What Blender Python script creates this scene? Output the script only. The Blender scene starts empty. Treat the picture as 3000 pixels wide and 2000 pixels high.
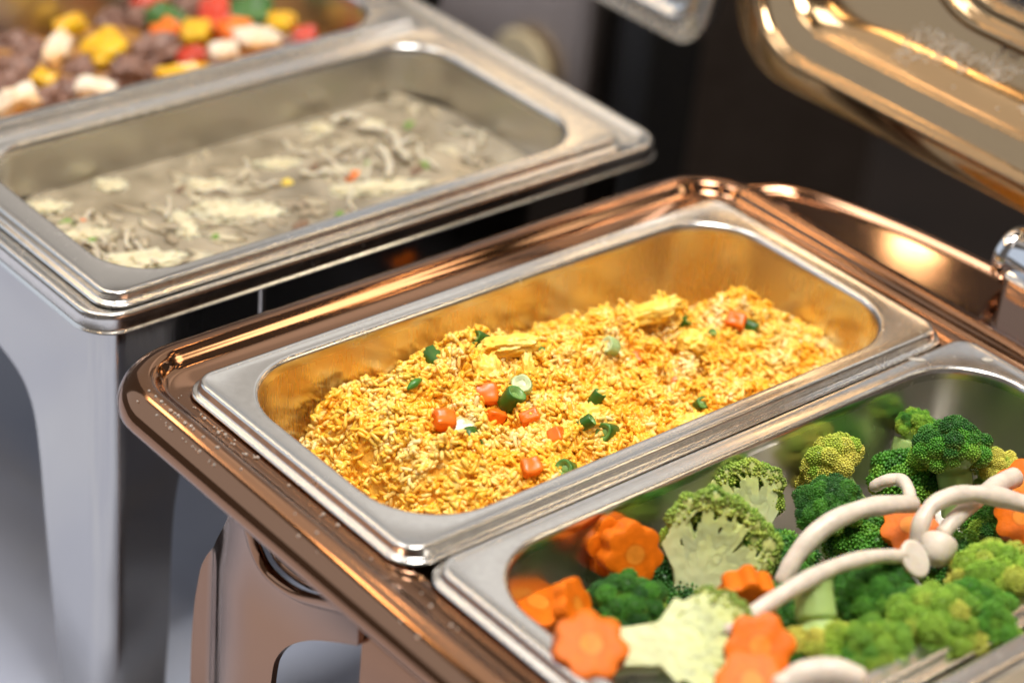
import bpy, bmesh, math, random
import numpy as np
from mathutils import Vector, Matrix, noise

# ------------------------------------------------------------------ camera
RM = np.array([[0.64373787, 0.76029711, 0.08688992],
               [0.44506829, -0.27961169, -0.85072412],
               [-0.62250765, 0.58631527, -0.51838077]])      # rows: right, down, forward
CAM = np.array([0.73333205, -0.49965229, 0.56596887])
FPX = 6978.5
S = 3000 / 2352.0
sc = bpy.context.scene
col = sc.collection
RIGHT, DOWN, FWD = (Vector(r) for r in RM)
cd = bpy.data.cameras.new('camera'); cam = bpy.data.objects.new('camera', cd); col.objects.link(cam)
m = Matrix.Identity(4)
for i in range(3):
    m[i][0] = RIGHT[i]; m[i][1] = -DOWN[i]; m[i][2] = -FWD[i]; m[i][3] = CAM[i]
cam.matrix_world = m
cd.sensor_width = 36; cd.lens = FPX / 3000 * 36
cd.clip_start = 0.05; cd.clip_end = 60
cd.dof.use_dof = True; cd.dof.focus_distance = 1.055; cd.dof.aperture_fstop = 4.1
cd.dof.aperture_blades = 0
sc.camera = cam

# ------------------------------------------------------------------ world and lamps
w = bpy.data.worlds.new('World'); sc.world = w; w.use_nodes = True
bg = w.node_tree.nodes['Background']
bg.inputs[0].default_value = (0.30, 0.26, 0.23, 1); bg.inputs[1].default_value = 0.5
sc.view_settings.view_transform = 'Standard'; sc.view_settings.look = 'None'
sc.view_settings.exposure = 0.0; sc.view_settings.gamma = 1
sc.cycles.max_bounces = 10; sc.cycles.glossy_bounces = 6
sc.cycles.sample_clamp_indirect = 6.0

def area(name, loc, target, sx, sy, energy, colr, shape='RECTANGLE'):
    l = bpy.data.lights.new(name, 'AREA'); l.shape = shape; l.size = sx
    if shape in ('RECTANGLE', 'ELLIPSE'): l.size_y = sy
    l.energy = energy; l.color = colr
    o = bpy.data.objects.new(name, l); col.objects.link(o)
    o.location = loc
    o.rotation_euler = (Vector(target) - Vector(loc)).to_track_quat('-Z', 'Y').to_euler()
    return o

area('window_light', (-3.0, -2.5, 1.9), (0.1, 0.1, 0), 4.4, 3.0, 38, (0.72, 0.84, 1.0))
area('back_fill_light', (-1.5, 3.0, 3.0), (0.1, 0.1, 0), 3.0, 1.4, 9, (0.97, 0.97, 0.96))  # added light for reflections on the flanges, no window stands there
area('flange_fill_light', (-3.0, 1.7, 2.0), (0.1, 0.1, 0), 2.6, 1.8, 6, (1.0, 0.95, 0.88))  # unseen soft light added to brighten the pan flanges
area('ceiling_light', (0.35, 0.15, 1.95), (0.1, 0.14, 0), 0.7, 0.6, 47, (1.0, 0.965, 0.92))
area('front_ceiling_light', (-0.5, -0.4, 1.95), (0.05, 0.12, 0), 0.6, 0.5, 11, (1.0, 0.98, 0.96))
area('lid_fill_light', (-1.25, 0.35, 1.9), (0.1, 0.3, 0), 1.5, 1.2, 6, (1.0, 0.95, 0.88))  # unseen panel light added to brighten the inside of the open lid
area('right_lamp', (1.5, 1.7, 1.75), (0.1, 0.1, 0), 0.5, 0.4, 5, (1.0, 0.86, 0.62))
area('bulb', (-0.965, 1.82, 0.915), (0.08, 0.387, 0), 0.06, 0.036, 0.26, (1.0, 0.78, 0.45))
for x, y in [(-1.05, -0.42), (-0.55, -0.75), (-1.5, -0.1)]:
    area('pendant_lamp', (x, y, 1.5), (0.1, 0, 0), 0.30, 0.07, 1.6, (1.0, 0.68, 0.34))
for x, y in [(-1.3, 0.6), (-0.7, 1.1), (0.1, 1.4), (0.7, 0.9), (0.3, -0.9), (1.1, -0.1), (-0.25, 0.45), (0.9, 1.5), (0.5, 1.9), (1.6, 0.8)]:
    area('ceiling_spot', (x, y, 1.85), (x, y, 0), 0.07, 0.07, 0.7, (1.0, 0.66, 0.33), 'DISK')

# ------------------------------------------------------------------ helpers
def ray(u, v):
    d = RM.T @ np.array([(u * S - 1500) / FPX, (v * S - 1000) / FPX, 1.0])
    return d
def px(u, v, z=None, x=None, y=None):
    """point where the line of sight through pixel (u,v) meets a plane"""
    d = ray(u, v)
    if z is not None: k = (z - CAM[2]) / d[2]
    elif x is not None: k = (x - CAM[0]) / d[0]
    else: k = (y - CAM[1]) / d[1]
    return Vector(CAM + k * d)
def iv(a, b, c):
    """direction given as right / up / towards the viewer"""
    return (RIGHT * a - DOWN * b - FWD * c).normalized()

def tag(o, label=None, cat=None, group=None, kind=None):
    if label: o['label'] = label
    if cat: o['category'] = cat
    if group: o['group'] = group
    if kind: o['kind'] = kind
    return o
def link(name, me, mat=None, parent=None):
    o = bpy.data.objects.new(name, me); col.objects.link(o)
    if mat is not None:
        for mm in (mat if isinstance(mat, (list, tuple)) else [mat]): me.materials.append(mm)
    if parent is not None: o.parent = parent
    return o
def empty(name, loc=(0, 0, 0), rz=0):
    o = bpy.data.objects.new(name, None); col.objects.link(o); o.location = loc
    o.rotation_euler = (0, 0, rz); o.empty_display_size = 0.02
    return o
def mesh(name, v, f, smooth=True, sharp=None):
    me = bpy.data.meshes.new(name); me.from_pydata([tuple(p) for p in v], [], f); me.update()
    if smooth: me.shade_smooth()
    if sharp: me.set_sharp_from_angle(angle=math.radians(sharp))
    return me
def set_col(me, cols, name='Col'):
    a = me.color_attributes.new(name, 'FLOAT_COLOR', 'POINT')
    c = np.ones((len(me.vertices), 4), np.float32); c[:, :3] = cols
    a.data.foreach_set('color', c.ravel())

def rr(x0, y0, x1, y1, r, k=10):
    r = max(r, 1e-4); pts = []
    for cx, cy, a0 in ((x1 - r, y0 + r, -90), (x1 - r, y1 - r, 0), (x0 + r, y1 - r, 90), (x0 + r, y0 + r, 180)):
        for i in range(k + 1):
            a = math.radians(a0 + 90 * i / k); pts.append((cx + r * math.cos(a), cy + r * math.sin(a)))
    return pts
def loft(rings, cap_end=False, closed=True, cap_start=False):
    v = []; f = []; n = len(rings[0])
    for r in rings: v += r
    for i in range(len(rings) - 1):
        for j in range(n if closed else n - 1):
            a = i * n + j; b = i * n + (j + 1) % n
            f.append((a, b, b + n, a + n))
    if cap_end:
        c = len(v); last = rings[-1]
        v.append(tuple(sum(p[q] for p in last) / n for q in range(3)))
        o = (len(rings) - 1) * n
        for j in range(n): f.append((o + j, o + (j + 1) % n, c))
    if cap_start:
        c = len(v); v.append(tuple(sum(p[q] for p in rings[0]) / n for q in range(3)))
        for j in range(n): f.append((c, (j + 1) % n, j))
    return v, f

def tube(pts, rads, k=10, cap=True, flat=None):
    """round tube along points"""
    P = [Vector(p) for p in pts]; rings = []
    t0 = (P[1] - P[0]).normalized()
    up = Vector((0, 0, 1)) if abs(t0.z) < .9 else Vector((1, 0, 0))
    nrm = (up - t0 * up.dot(t0)).normalized()
    for i, p in enumerate(P):
        t = (P[min(i + 1, len(P) - 1)] - P[max(i - 1, 0)]).normalized()
        nrm = (nrm - t * nrm.dot(t)).normalized(); b = t.cross(nrm)
        rings.append([tuple(p + (nrm * math.cos(a) + b * math.sin(a)) * rads[i]) for a in
                      [2 * math.pi * j / k for j in range(k)]])
    return loft(rings, cap_end=cap, cap_start=cap)
def spline(pts, n=8):
    P = [Vector(p) for p in pts]; P = [P[0] * 2 - P[1]] + P + [P[-1] * 2 - P[-2]]; out = []
    for i in range(1, len(P) - 2):
        for j in range(n):
            t = j / n; a, b, c, d = P[i - 1:i + 3]
            out.append(0.5 * ((2 * b) + (c - a) * t + (2 * a - 5 * b + 4 * c - d) * t * t + (3 * b - a - 3 * c + d) * t ** 3))
    out.append(P[-2]); return out
def merge(parts):
    V = []; F = []
    for v, f in parts:
        o = len(V); V += list(v); F += [tuple(i + o for i in q) for q in f]
    return V, F
def plate(poly, thick, axis):
    """flat plate: poly in the plane, extruded by thick along axis ('x','y'); poly is (a,z)"""
    n = len(poly); v = []
    for t in (0, thick):
        for a, z in poly: v.append((a, t, z) if axis == 'y' else (t, a, z))
    f = [tuple(range(n)), tuple(range(2 * n - 1, n - 1, -1))]
    for i in range(n): j = (i + 1) % n; f.append((i, j, j + n, i + n))
    return v, f
def frame_matrix(z_axis, x_hint):
    z = Vector(z_axis).normalized(); x = Vector(x_hint); x = (x - z * x.dot(z)).normalized(); y = z.cross(x)
    return Matrix((x, y, z)).transposed().to_4x4()

# ------------------------------------------------------------------ materials
def nodes(name):
    mt = bpy.data.materials.new(name); mt.use_nodes = True
    nt = mt.node_tree; return mt, nt, nt.nodes['Principled BSDF']
def metal(name, colr, rough, rvar=0.08, bump=0.0, stretch=(1, 1, 1), scale=60, wob=0.0):
    mt, nt, p = nodes(name); p.inputs['Metallic'].default_value = 1
    p.inputs['Base Color'].default_value = (*colr, 1)
    tc = nt.nodes.new('ShaderNodeTexCoord'); mp = nt.nodes.new('ShaderNodeMapping'); mp.inputs['Scale'].default_value = stretch
    nt.links.new(tc.outputs['Object'], mp.inputs['Vector'])
    n1 = nt.nodes.new('ShaderNodeTexNoise'); n1.inputs['Scale'].default_value = scale; n1.inputs['Detail'].default_value = 6
    nt.links.new(mp.outputs[0], n1.inputs['Vector'])
    n2 = nt.nodes.new('ShaderNodeTexNoise'); n2.inputs['Scale'].default_value = 16; n2.inputs['Detail'].default_value = 4
    nt.links.new(tc.outputs['Object'], n2.inputs['Vector'])
    mx = nt.nodes.new('ShaderNodeMix'); mx.inputs[0].default_value = .5
    nt.links.new(n1.outputs['Fac'], mx.inputs[2]); nt.links.new(n2.outputs['Fac'], mx.inputs[3])
    mr = nt.nodes.new('ShaderNodeMapRange'); mr.inputs['From Min'].default_value = .3; mr.inputs['From Max'].default_value = .7
    mr.inputs['To Min'].default_value = max(rough - rvar, .01); mr.inputs['To Max'].default_value = rough + rvar
    nt.links.new(mx.outputs[0], mr.inputs['Value']); nt.links.new(mr.outputs[0], p.inputs['Roughness'])
    if bump:
        b = nt.nodes.new('ShaderNodeBump'); b.inputs['Strength'].default_value = bump; b.inputs['Distance'].default_value = .0004
        nt.links.new(n1.outputs['Fac'], b.inputs['Height']); nt.links.new(b.outputs[0], p.inputs['Normal'])
    if wob:
        n4 = nt.nodes.new('ShaderNodeTexNoise'); n4.inputs['Scale'].default_value = 7; n4.inputs['Detail'].default_value = 1
        nt.links.new(tc.outputs['Object'], n4.inputs['Vector'])
        b2 = nt.nodes.new('ShaderNodeBump'); b2.inputs['Strength'].default_value = wob; b2.inputs['Distance'].default_value = .02
        nt.links.new(n4.outputs['Fac'], b2.inputs['Height'])
        if bump: nt.links.new(b2.outputs[0], b.inputs['Normal'])
        else: nt.links.new(b2.outputs[0], p.inputs['Normal'])
    return mt
def food(name, c1, c2=None, rough=.4, sss=0.0, scale=120, attr=False, bump=0.0, coat=0.0, bscale=None, sr=.003, hue=None):
    mt, nt, p = nodes(name); p.inputs['Roughness'].default_value = rough; p.inputs['Specular IOR Level'].default_value = .4
    tc = nt.nodes.new('ShaderNodeTexCoord')
    n1 = nt.nodes.new('ShaderNodeTexNoise'); n1.inputs['Scale'].default_value = scale; n1.inputs['Detail'].default_value = 5
    nt.links.new(tc.outputs['Object'], n1.inputs['Vector'])
    if attr:
        at = nt.nodes.new('ShaderNodeAttribute'); at.attribute_name = 'Col'
        src = at.outputs['Color']
        hs = nt.nodes.new('ShaderNodeHueSaturation')
        mr = nt.nodes.new('ShaderNodeMapRange'); mr.inputs['From Min'].default_value = .3; mr.inputs['From Max'].default_value = .7
        mr.inputs['To Min'].default_value = .86; mr.inputs['To Max'].default_value = 1.12
        nt.links.new(n1.outputs['Fac'], mr.inputs['Value']); nt.links.new(mr.outputs[0], hs.inputs['Value'])
        nt.links.new(src, hs.inputs['Color']); nt.links.new(hs.outputs[0], p.inputs['Base Color'])
    else:
        cr = nt.nodes.new('ShaderNodeValToRGB'); cr.color_ramp.elements[0].position = .35; cr.color_ramp.elements[1].position = .65
        cr.color_ramp.elements[0].color = (*c1, 1); cr.color_ramp.elements[1].color = (*(c2 or c1), 1)
        nt.links.new(n1.outputs['Fac'], cr.inputs[0]); nt.links.new(cr.outputs[0], p.inputs['Base Color'])
    if sss:
        p.inputs['Subsurface Weight'].default_value = sss; p.inputs['Subsurface Radius'].default_value = (1, .6, .3)
        p.inputs['Subsurface Scale'].default_value = sr
    if bump:
        n3 = nt.nodes.new('ShaderNodeTexNoise'); n3.inputs['Scale'].default_value = bscale or scale * 4; n3.inputs['Detail'].default_value = 4
        nt.links.new(tc.outputs['Object'], n3.inputs['Vector'])
        b = nt.nodes.new('ShaderNodeBump'); b.inputs['Strength'].default_value = bump; b.inputs['Distance'].default_value = .001
        nt.links.new(n3.outputs['Fac'], b.inputs['Height']); nt.links.new(b.outputs[0], p.inputs['Normal'])
    if coat:
        p.inputs['Coat Weight'].default_value = coat; p.inputs['Coat Roughness'].default_value = .12
    return mt

M = {}
M['steel'] = metal('brushed_steel', (.66, .64, .61), .23, .07, 0, (1, 1, 1), 260)
M['steel_wall'] = metal('brushed_steel_wall', (.60, .58, .54), .30, .04, .02, (1, 1, .06), 700)
M['steel_panel'] = metal('brushed_steel_panel', (.46, .455, .45), .13, .04, .08, (1, 1, .05), 500, wob=.9)
M['copper'] = metal('polished_copper', (.28, .15, .088), .09, .04, 0, (1, 1, 1), 40)
M['gold'] = metal('polished_gold', (.36, .24, .13), .13, .05, 0, (1, 1, 1), 60)
M['chrome'] = metal('chrome', (.62, .62, .63), .06, .03)
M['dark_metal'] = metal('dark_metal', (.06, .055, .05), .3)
M['black'] = food('black_plastic', (.01, .01, .011), (.014, .013, .012), .35)
M['rice'] = food('rice', (1, 1, 1), rough=.3, sss=.2, attr=True, scale=500, sr=.0007)
M['rice'].node_tree.nodes['Principled BSDF'].inputs['Subsurface Radius'].default_value = (1, .85, .55)
M['rice_bed'] = food('rice_bed', (.96, .49, .045), (.97, .57, .09), .5, 0, 200, bump=.6, sr=.0016)
M['veg'] = food('cut_vegetable', (1, 1, 1), rough=.32, sss=.08, attr=True, scale=300, bump=.12, bscale=900)
M['carrot_flower'] = food('carrot_flower', (1, 1, 1), rough=.46, attr=True, scale=260, bump=.2, bscale=700)
M['carrot_flower'].node_tree.nodes['Principled BSDF'].inputs['Specular IOR Level'].default_value = .22
M['egg'] = food('egg', (.93, .56, .05), (.95, .68, .16), .36, .1, 160, bump=.5, bscale=420)
M['onion'] = food('onion', (.66, .45, .18), (.74, .55, .28), .2, .3, 200, sr=.003)
M['bud'] = food('broccoli_bud', (1, 1, 1), rough=.42, sss=.12, attr=True, scale=500, sr=.001)
M['stalk'] = food('broccoli_stalk', (1, 1, 1), rough=.36, sss=.3, attr=True, scale=60, bump=.05, bscale=400, sr=.003)
M['mushroom'] = food('mushroom', (.66, .57, .47), (.74, .66, .57), .38, .4, 45, bump=.25, bscale=600, sr=.004)
M['stem'] = food('mushroom_stem', (1, 1, 1), rough=.33, sss=.4, attr=True, scale=160, bump=.22, bscale=500, sr=.004)
M['soup'] = food('soup', (.20, .165, .11), (.37, .315, .225), .06, .2, 42, bump=.08, bscale=70, sr=.006)
M['shred'] = food('soup_shred', (.26, .20, .13), (.56, .49, .34), .3, .3, 40, bump=.4, bscale=200)
M['soup_egg'] = food('soup_egg', (.56, .49, .32), (.72, .65, .45), .35, .4, 100, bump=.4, bscale=260)
M['noodle'] = food('noodle', (.50, .45, .34), (.62, .57, .45), .28, .5, 60)
M['scallion'] = food('scallion', (.14, .27, .04), (.22, .36, .08), .35, .2, 100)
M['carrot'] = food('carrot_bit', (.80, .15, .008), (.86, .20, .014), .32, .12, 90)
M['brown_bit'] = food('brown_mushroom', (.17, .10, .06), (.25, .16, .10), .4, .1, 90)
M['corn'] = food('corn', (.85, .60, .08), (.9, .68, .14), .3, .2)
M['sauce'] = food('sauce', (.30, .13, .04), (.42, .22, .06), .15, .1, 60, bump=.4, bscale=160)
M['beef'] = food('beef', (.16, .08, .058), (.30, .165, .12), .36, .1, 130, bump=.6, bscale=400)
M['pepper_y'] = food('yellow_pepper', (.70, .36, .01), (.84, .54, .02), .22, .2, 60)
M['pepper_r'] = food('red_pepper', (.48, .035, .018), (.62, .07, .03), .2, .2, 60)
M['pepper_g'] = food('green_pepper', (.04, .12, .025), (.09, .20, .05), .18, .15, 60)
M['onion_w'] = food('white_onion', (.80, .76, .66), (.80, .42, .12), .22, .3, 45)
M['cloth'] = food('white_cloth', (.56, .61, .76), (.64, .69, .82), .8, 0, 8, bump=.25, bscale=90)
M['floor'] = food('dark_floor', (.012, .008, .007), (.022, .014, .011), .55, 0, 5)
M['cabinet'] = metal('warm_grey_steel', (.42, .36, .32), .32, .05)
M['cream'] = food('lamp_glow_cream', (.90, .72, .42), (.93, .78, .5), .4)  # cream colour painted in place of a lamp's reflected glow
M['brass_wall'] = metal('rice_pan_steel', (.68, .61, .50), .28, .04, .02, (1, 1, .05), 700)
mt, nt, p = nodes('dark_glass'); p.inputs['Base Color'].default_value = (1, 1, 1, 1); p.inputs['Roughness'].default_value = .03
tr_ = nt.nodes.new('ShaderNodeBsdfTransparent'); tr_.inputs[0].default_value = (.78, .84, .92, 1)
mxs = nt.nodes.new('ShaderNodeMixShader'); fz = nt.nodes.new('ShaderNodeFresnel'); fz.inputs[0].default_value = 1.45
gl_ = nt.nodes.new('ShaderNodeBsdfGlossy'); gl_.inputs['Roughness'].default_value = .03
nt.links.new(fz.outputs[0], mxs.inputs[0]); nt.links.new(tr_.outputs[0], mxs.inputs[1]); nt.links.new(gl_.outputs[0], mxs.inputs[2])
nt.links.new(mxs.outputs[0], nt.nodes['Material Output'].inputs['Surface'])
M['glass'] = mt
mt, nt, p = nodes('water_drop'); p.inputs['Base Color'].default_value = (.92, .88, .80, 1); p.inputs['Roughness'].default_value = .1
p.inputs['Transmission Weight'].default_value = .72; p.inputs['IOR'].default_value = 1.33
M['water'] = mt

# ------------------------------------------------------------------ the setting
def grid(name, x0, x1, y0, y1, nx, ny, zf):
    v = [(x0 + (x1 - x0) * i / nx, y0 + (y1 - y0) * j / ny, zf(x0 + (x1 - x0) * i / nx, y0 + (y1 - y0) * j / ny)) for j in range(ny + 1) for i in range(nx + 1)]
    f = [(j * (nx + 1) + i, j * (nx + 1) + i + 1, (j + 1) * (nx + 1) + i + 1, (j + 1) * (nx + 1) + i) for j in range(ny) for i in range(nx)]
    return mesh(name, v, f)
TZ = -0.265
o = link('floor', grid('floor', -4, 3, -3, 6, 1, 1, lambda x, y: -1.02), M['floor']); tag(o, kind='structure')
def cloth(x, y):
    k = 0
    for a, b, c in ((1, .12, .165), (1, .12, .06), (-.1, 1, .015), (-.1, 1, -.115), (-.1, 1, .16)): k += .0016 * math.exp(-((a * x + b * y + c) / .008) ** 2)
    return TZ + k + .0022 * noise.noise(Vector((x * 5, y * 9, .3))) + .0025 * max(0, noise.noise(Vector((x * 3 + y * 2.2, y * 1.1 - x * .6, 2)))) 
V = []; n = 170
x0, x1, y0, y1 = -1.5, 1.1, -.75, .41
tv = [(x0 + (x1 - x0) * i / n, y0 + (y1 - y0) * j / n) for j in range(n + 1) for i in range(n + 1)]
vv = [(a, b, cloth(a, b)) for a, b in tv]
ff = [(j * (n + 1) + i, j * (n + 1) + i + 1, (j + 1) * (n + 1) + i + 1, (j + 1) * (n + 1) + i) for j in range(n) for i in range(n)]
# hanging edge
for edge in (0, 1):
    base = [(n if edge == 0 else 0) * (n + 1) + i for i in range(n + 1)]
    for i in range(n):
        pass
hang = len(vv)
for i in range(n + 1):
    a, b = tv[n * (n + 1) + i]; vv.append((a, b + .012, TZ - .02)); vv.append((a, b + .016 + .01 * math.sin(i * .9), TZ - .74))
for i in range(n):
    a = n * (n + 1) + i; h = hang + 2 * i
    ff.append((a, a + 1, h + 2, h)); ff.append((h, h + 2, h + 3, h + 1))
tab = link('buffet_table', mesh('buffet_table', vv, ff), M['cloth'])
tag(tab, 'buffet table covered with a white cloth under the chafing dishes', 'table')

# ------------------------------------------------------------------ pans
def pan(name, x0, y0, x1, y1, depth, mats, parent=None, inset=(.0100, .0115), ri=.037):
    ro = .011
    R = lambda off, z, r=None: [(a, b, z) for a, b in rr(x0 - off, y0 - off, x1 + off, y1 + off, (r if r is not None else ro) + off)]
    rings = [R(.0012, -.0066), R(.0024, -.0067), R(.0030, -.0064), R(.0033, -.0058), R(.0030, -.0052), R(.0023, -.0048), R(.0009, -.0046), R(.0003, -.0043), R(0, -.0038),
             R(-.0002, -.0018), R(-.0005, -.0009), R(-.0012, -.0002), R(-.0021, 0), R(-.0032, -.0002), R(-.0040, -.0004)]
    ix, iy = inset
    I = lambda off, z, dr=0: [(a, b, z) for a, b in rr(x0 + ix + off, y0 + iy + off, x1 - ix - off, y1 - iy - off, ri - off + dr)]
    rings += [I(-.0022, -.0005), I(-.0012, -.0004), I(-.0002, -.0008), I(.0006, -.0018), I(.001, -.0032), I(.0014, -.006), I(.0022, -.02), I(.0068, -depth + .012), I(.0085, -depth + .005), I(.0125, -depth + .001), I(.018, -depth)]
    v, f = loft(rings, cap_end=True)
    me = mesh(name, v, f, sharp=50)
    o = link(name, me, mats, parent)
    npr = len(rings[0]); cut = 20 * npr
    for i, pl in enumerate(me.polygons):
        if i >= cut: pl.material_index = 1
    return o
PD = .070
rice_pan = pan('food_pan', 0, 0, .156, .325, PD, [M['steel'], M['brass_wall']])
tag(rice_pan, 'stainless steel food pan filled with yellow fried rice', 'food pan')
veg_pan = pan('food_pan', .1645, .004, .3205, .329, PD, [M['steel'], M['steel_wall']])
tag(veg_pan, 'stainless steel food pan filled with broccoli, carrot and mushrooms', 'food pan')
third_pan = pan('food_pan', .329, .002, .485, .327, PD, [M['steel'], M['steel_wall']])
tag(third_pan, 'steel food pan of which only a flange corner shows past the broccoli', 'food pan')

# ------------------------------------------------------------------ copper chafing dish
copper = empty('chafing_dish', (.2445, .1625, TZ))
tag(copper, 'polished copper chafing dish with raised lid holding rice and broccoli pans', 'chafing dish')
def sub(name, v, f, mat, par, sharp=40, smooth=True):
    o = link(name, mesh(name, v, f, smooth, sharp), mat, par)
    o.matrix_parent_inverse = Matrix.Translation(-par.location) if par.parent is None and par.type == 'EMPTY' and par.rotation_euler.z == 0 else Matrix.Identity(4)
    return o
FX0, FY0, FX1, FY1 = -.010, -.004, .497, .331
def fr(off, z, r=None):
    return [(a, b, z) for a, b in rr(FX0 - off, FY0 - off, FX1 + off, FY1 + off, .014 + max(off, -.01) if r is None else r, 14)]
# water well wall, ledge, bead, gutter, rounded outer roll, turned-under edge
prof = [(-.0095, -.06), (-.0095, -.016), (-.0088, -.0100), (-.0078, -.0078), (-.006, -.0070), (.0045, -.0068), (.0060, -.0066), (.0074, -.0060), (.0086, -.0050), (.0098, -.0036), (.0110, -.0022), (.0124, -.0012), (.0142, -.0007),
        (.0164, -.0008), (.0190, -.0015), (.0217, -.0029), (.0242, -.0050), (.0262, -.0078), (.0274, -.0108), (.0279, -.0138), (.0274, -.0162), (.0258, -.0175), (.0240, -.0170), (.0230, -.0152)]
v, f = loft([fr(a, b) for a, b in prof])
frame = sub('frame', v, f, M['copper'], copper, 60)
# lip under the frame that carries the water pan
def outset(off, z, r): return [(a, b, z) for a, b in rr(-.004 - off, -.004 - off, .493 + off, .329 + off, r, 10)]
v, f = loft([outset(-.0075, -.012, .03), outset(-.010, -.03, .04), outset(-.014, -.06, .045), outset(-.02, -.072, .05), outset(-.034, -.076, .05), outset(-.06, -.0765, .04)], cap_end=True)
sub('water_pan', v, f, M['copper'], copper, 50)

# arched hinge shelf at the back
def arch(u, off):
    x = .2445 + (u - .5) * 2 * (.246 + off); t = abs(u - .5) * 2
    return x, .349 + (.052 + off) * (max(0, 1 - t ** 2.6)) ** .48
N = 60
rows = []
for off, z, b in [(.003, -.016, 0), (.004, -.008, 0), (.0036, -.0038, 0), (.0022, -.0018, 0), (.0, -.0012, 0), (-.002, -.002, 0), (-.0034, -.0038, 0), (-.005, -.0047, 0), (-.0058, -.0048, 0), (-.0066, -.0048, 0), (-.0076, -.0048, 0)]:
    rows.append([(*arch(i / N, off), z) for i in range(N + 1)])
rows.append([(arch(i / N, -.0076)[0], .3505, -.0048) for i in range(N + 1)]); rows.append([(arch(i / N, -.0076)[0], .3485, -.0048) for i in range(N + 1)])
v, f = loft(rows, closed=False)
sub('hinge_shelf', v, f, M['copper'], copper, 60)

# hinge: chrome barrel with end cap and bracket
def lathe_x(prof, c, k=28):
    rings = [[(c[0] + a, c[1] + r * math.cos(t), c[2] + r * math.sin(t)) for t in [2 * math.pi * j / k for j in range(k)]] for a, r in prof]
    return loft(rings, cap_end=True, cap_start=True)
hc = px(2352, 628, y=.392)
HX = px(2310, 612, y=.392).x
v, f = lathe_x([(0, .012), (.0006, .0145), (.002, .0152), (.006, .0152), (.0075, .0142), (.009, .0152), (.06, .0152), (.062, .0142), (.064, .0152), (.12, .0152)], (HX, .392, .013))
hinge = sub('hinge', v, f, M['chrome'], copper, 40)
v, f = lathe_x([(0, .002), (.0005, .003), (.0014, .0032), (.002, .003)], (HX - .0012, .3905, .022), 12)
sub('hinge_screw', v, f, M['gold'], copper)
bx = HX + .014
v, f = loft([[(a, b, z) for a, b in rr(bx, .368, bx + .10, .404, .006, 5)] for z in (-.0055, .002, .004, .008, .014)], cap_end=True)
sub('hinge_bracket', v, f, M['chrome'], copper, 40)

# lid, standing open behind the dish, seen from inside
def lid(par, X0, Z0, X1, Z1, Y0, r, mat, window=True, lean=0.0, inner=None):
    def ring(ins, dy, il=None, ir=None, it=None, rad=None):
        il = ins if il is None else il; ir = il if ir is None else ir; it = ins if it is None else it
        out = []
        for a, b in rr(X0 + il, Z0 + ins, X1 - ir, Z1 - it, max(.01, r - ins * .55) if rad is None else rad, 14):
            y = Y0 + dy + (b - Z0) * lean; out.append((a, y, b))
        return out
    R = [ring(.004, .012), ring(.0006, .011), ring(0, .009), ring(0, .002), ring(.0004, .0004), ring(.0016, 0), ring(.010, .0002), ring(.0108, -.0004), ring(.0118, -.0022), ring(.0132, -.003), ring(.0146, -.0022), ring(.0154, 0),
         ring(.0166, .0014), ring(.0186, .0018), ring(.0210, .0016), ring(.0236, .0020), ring(.0262, .0022), ring(.0282, .0021), ring(.0296, .0028), ring(.0304, .005),
         ring(.0322, .009, .035, rad=.042), ring(.0355, .0135, .041, rad=.046), ring(.040, .0172, .049, rad=.052), ring(.046, .0198, .062, rad=.058), ring(.052, .0214, .075, rad=.062), ring(.058, .0224, .086, rad=.064)]
    v, f = loft(R)
    body = sub('lid', v, f, mat, par, 60)
    # outside skin, so that the lid has a back
    B = [ring(.004, .0125), ring(.010, .022, .016), ring(.026, .032, .05), ring(.056, .0335, .084)]
    v, f = loft([list(reversed(q)) for q in B])
    sub('lid_outer_shell', v, f, mat, par, 60)
    if window:
        W = [ring(.0570, .0224, .085, rad=.064), ring(.0576, .0185, .0856, rad=.064), ring(.0592, .0162, .0872, rad=.064), ring(.0615, .0156, .0895, rad=.063), ring(.064, .0168, .092, rad=.062), ring(.0655, .0198, .0935, rad=.061), ring(.0675, .021, .0955, rad=.06),
             ring(.0695, .0198, .0975, rad=.058), ring(.072, .0202, .10, rad=.056), ring(.0735, .0236, .1015, rad=.055), ring(.0735, .034, .1015, rad=.055)]
        v, f = loft(W); wf = sub('window_frame', v, f, M['gold'], body, 60)
        v, f = loft([ring(.0732, .0262, .1012, rad=.055), ring(.10, .0265, .13, rad=.05)], cap_end=True)
        sub('window_pane', v, f, M['glass'], body, 60)
    else:
        v, f = loft([ring(.058, .0224, .086, rad=.064), ring(.08, .026, .11, rad=.06), ring(.1, .027, .14, rad=.05)], cap_end=True)
        sub('lid_crown', v, f, mat, body, 60)
    return body, ring
LEAN = .36
lid_o, lring = lid(copper, -.092, .0312, .567, .40, .400, .060, M['gold'], lean=LEAN)

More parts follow.
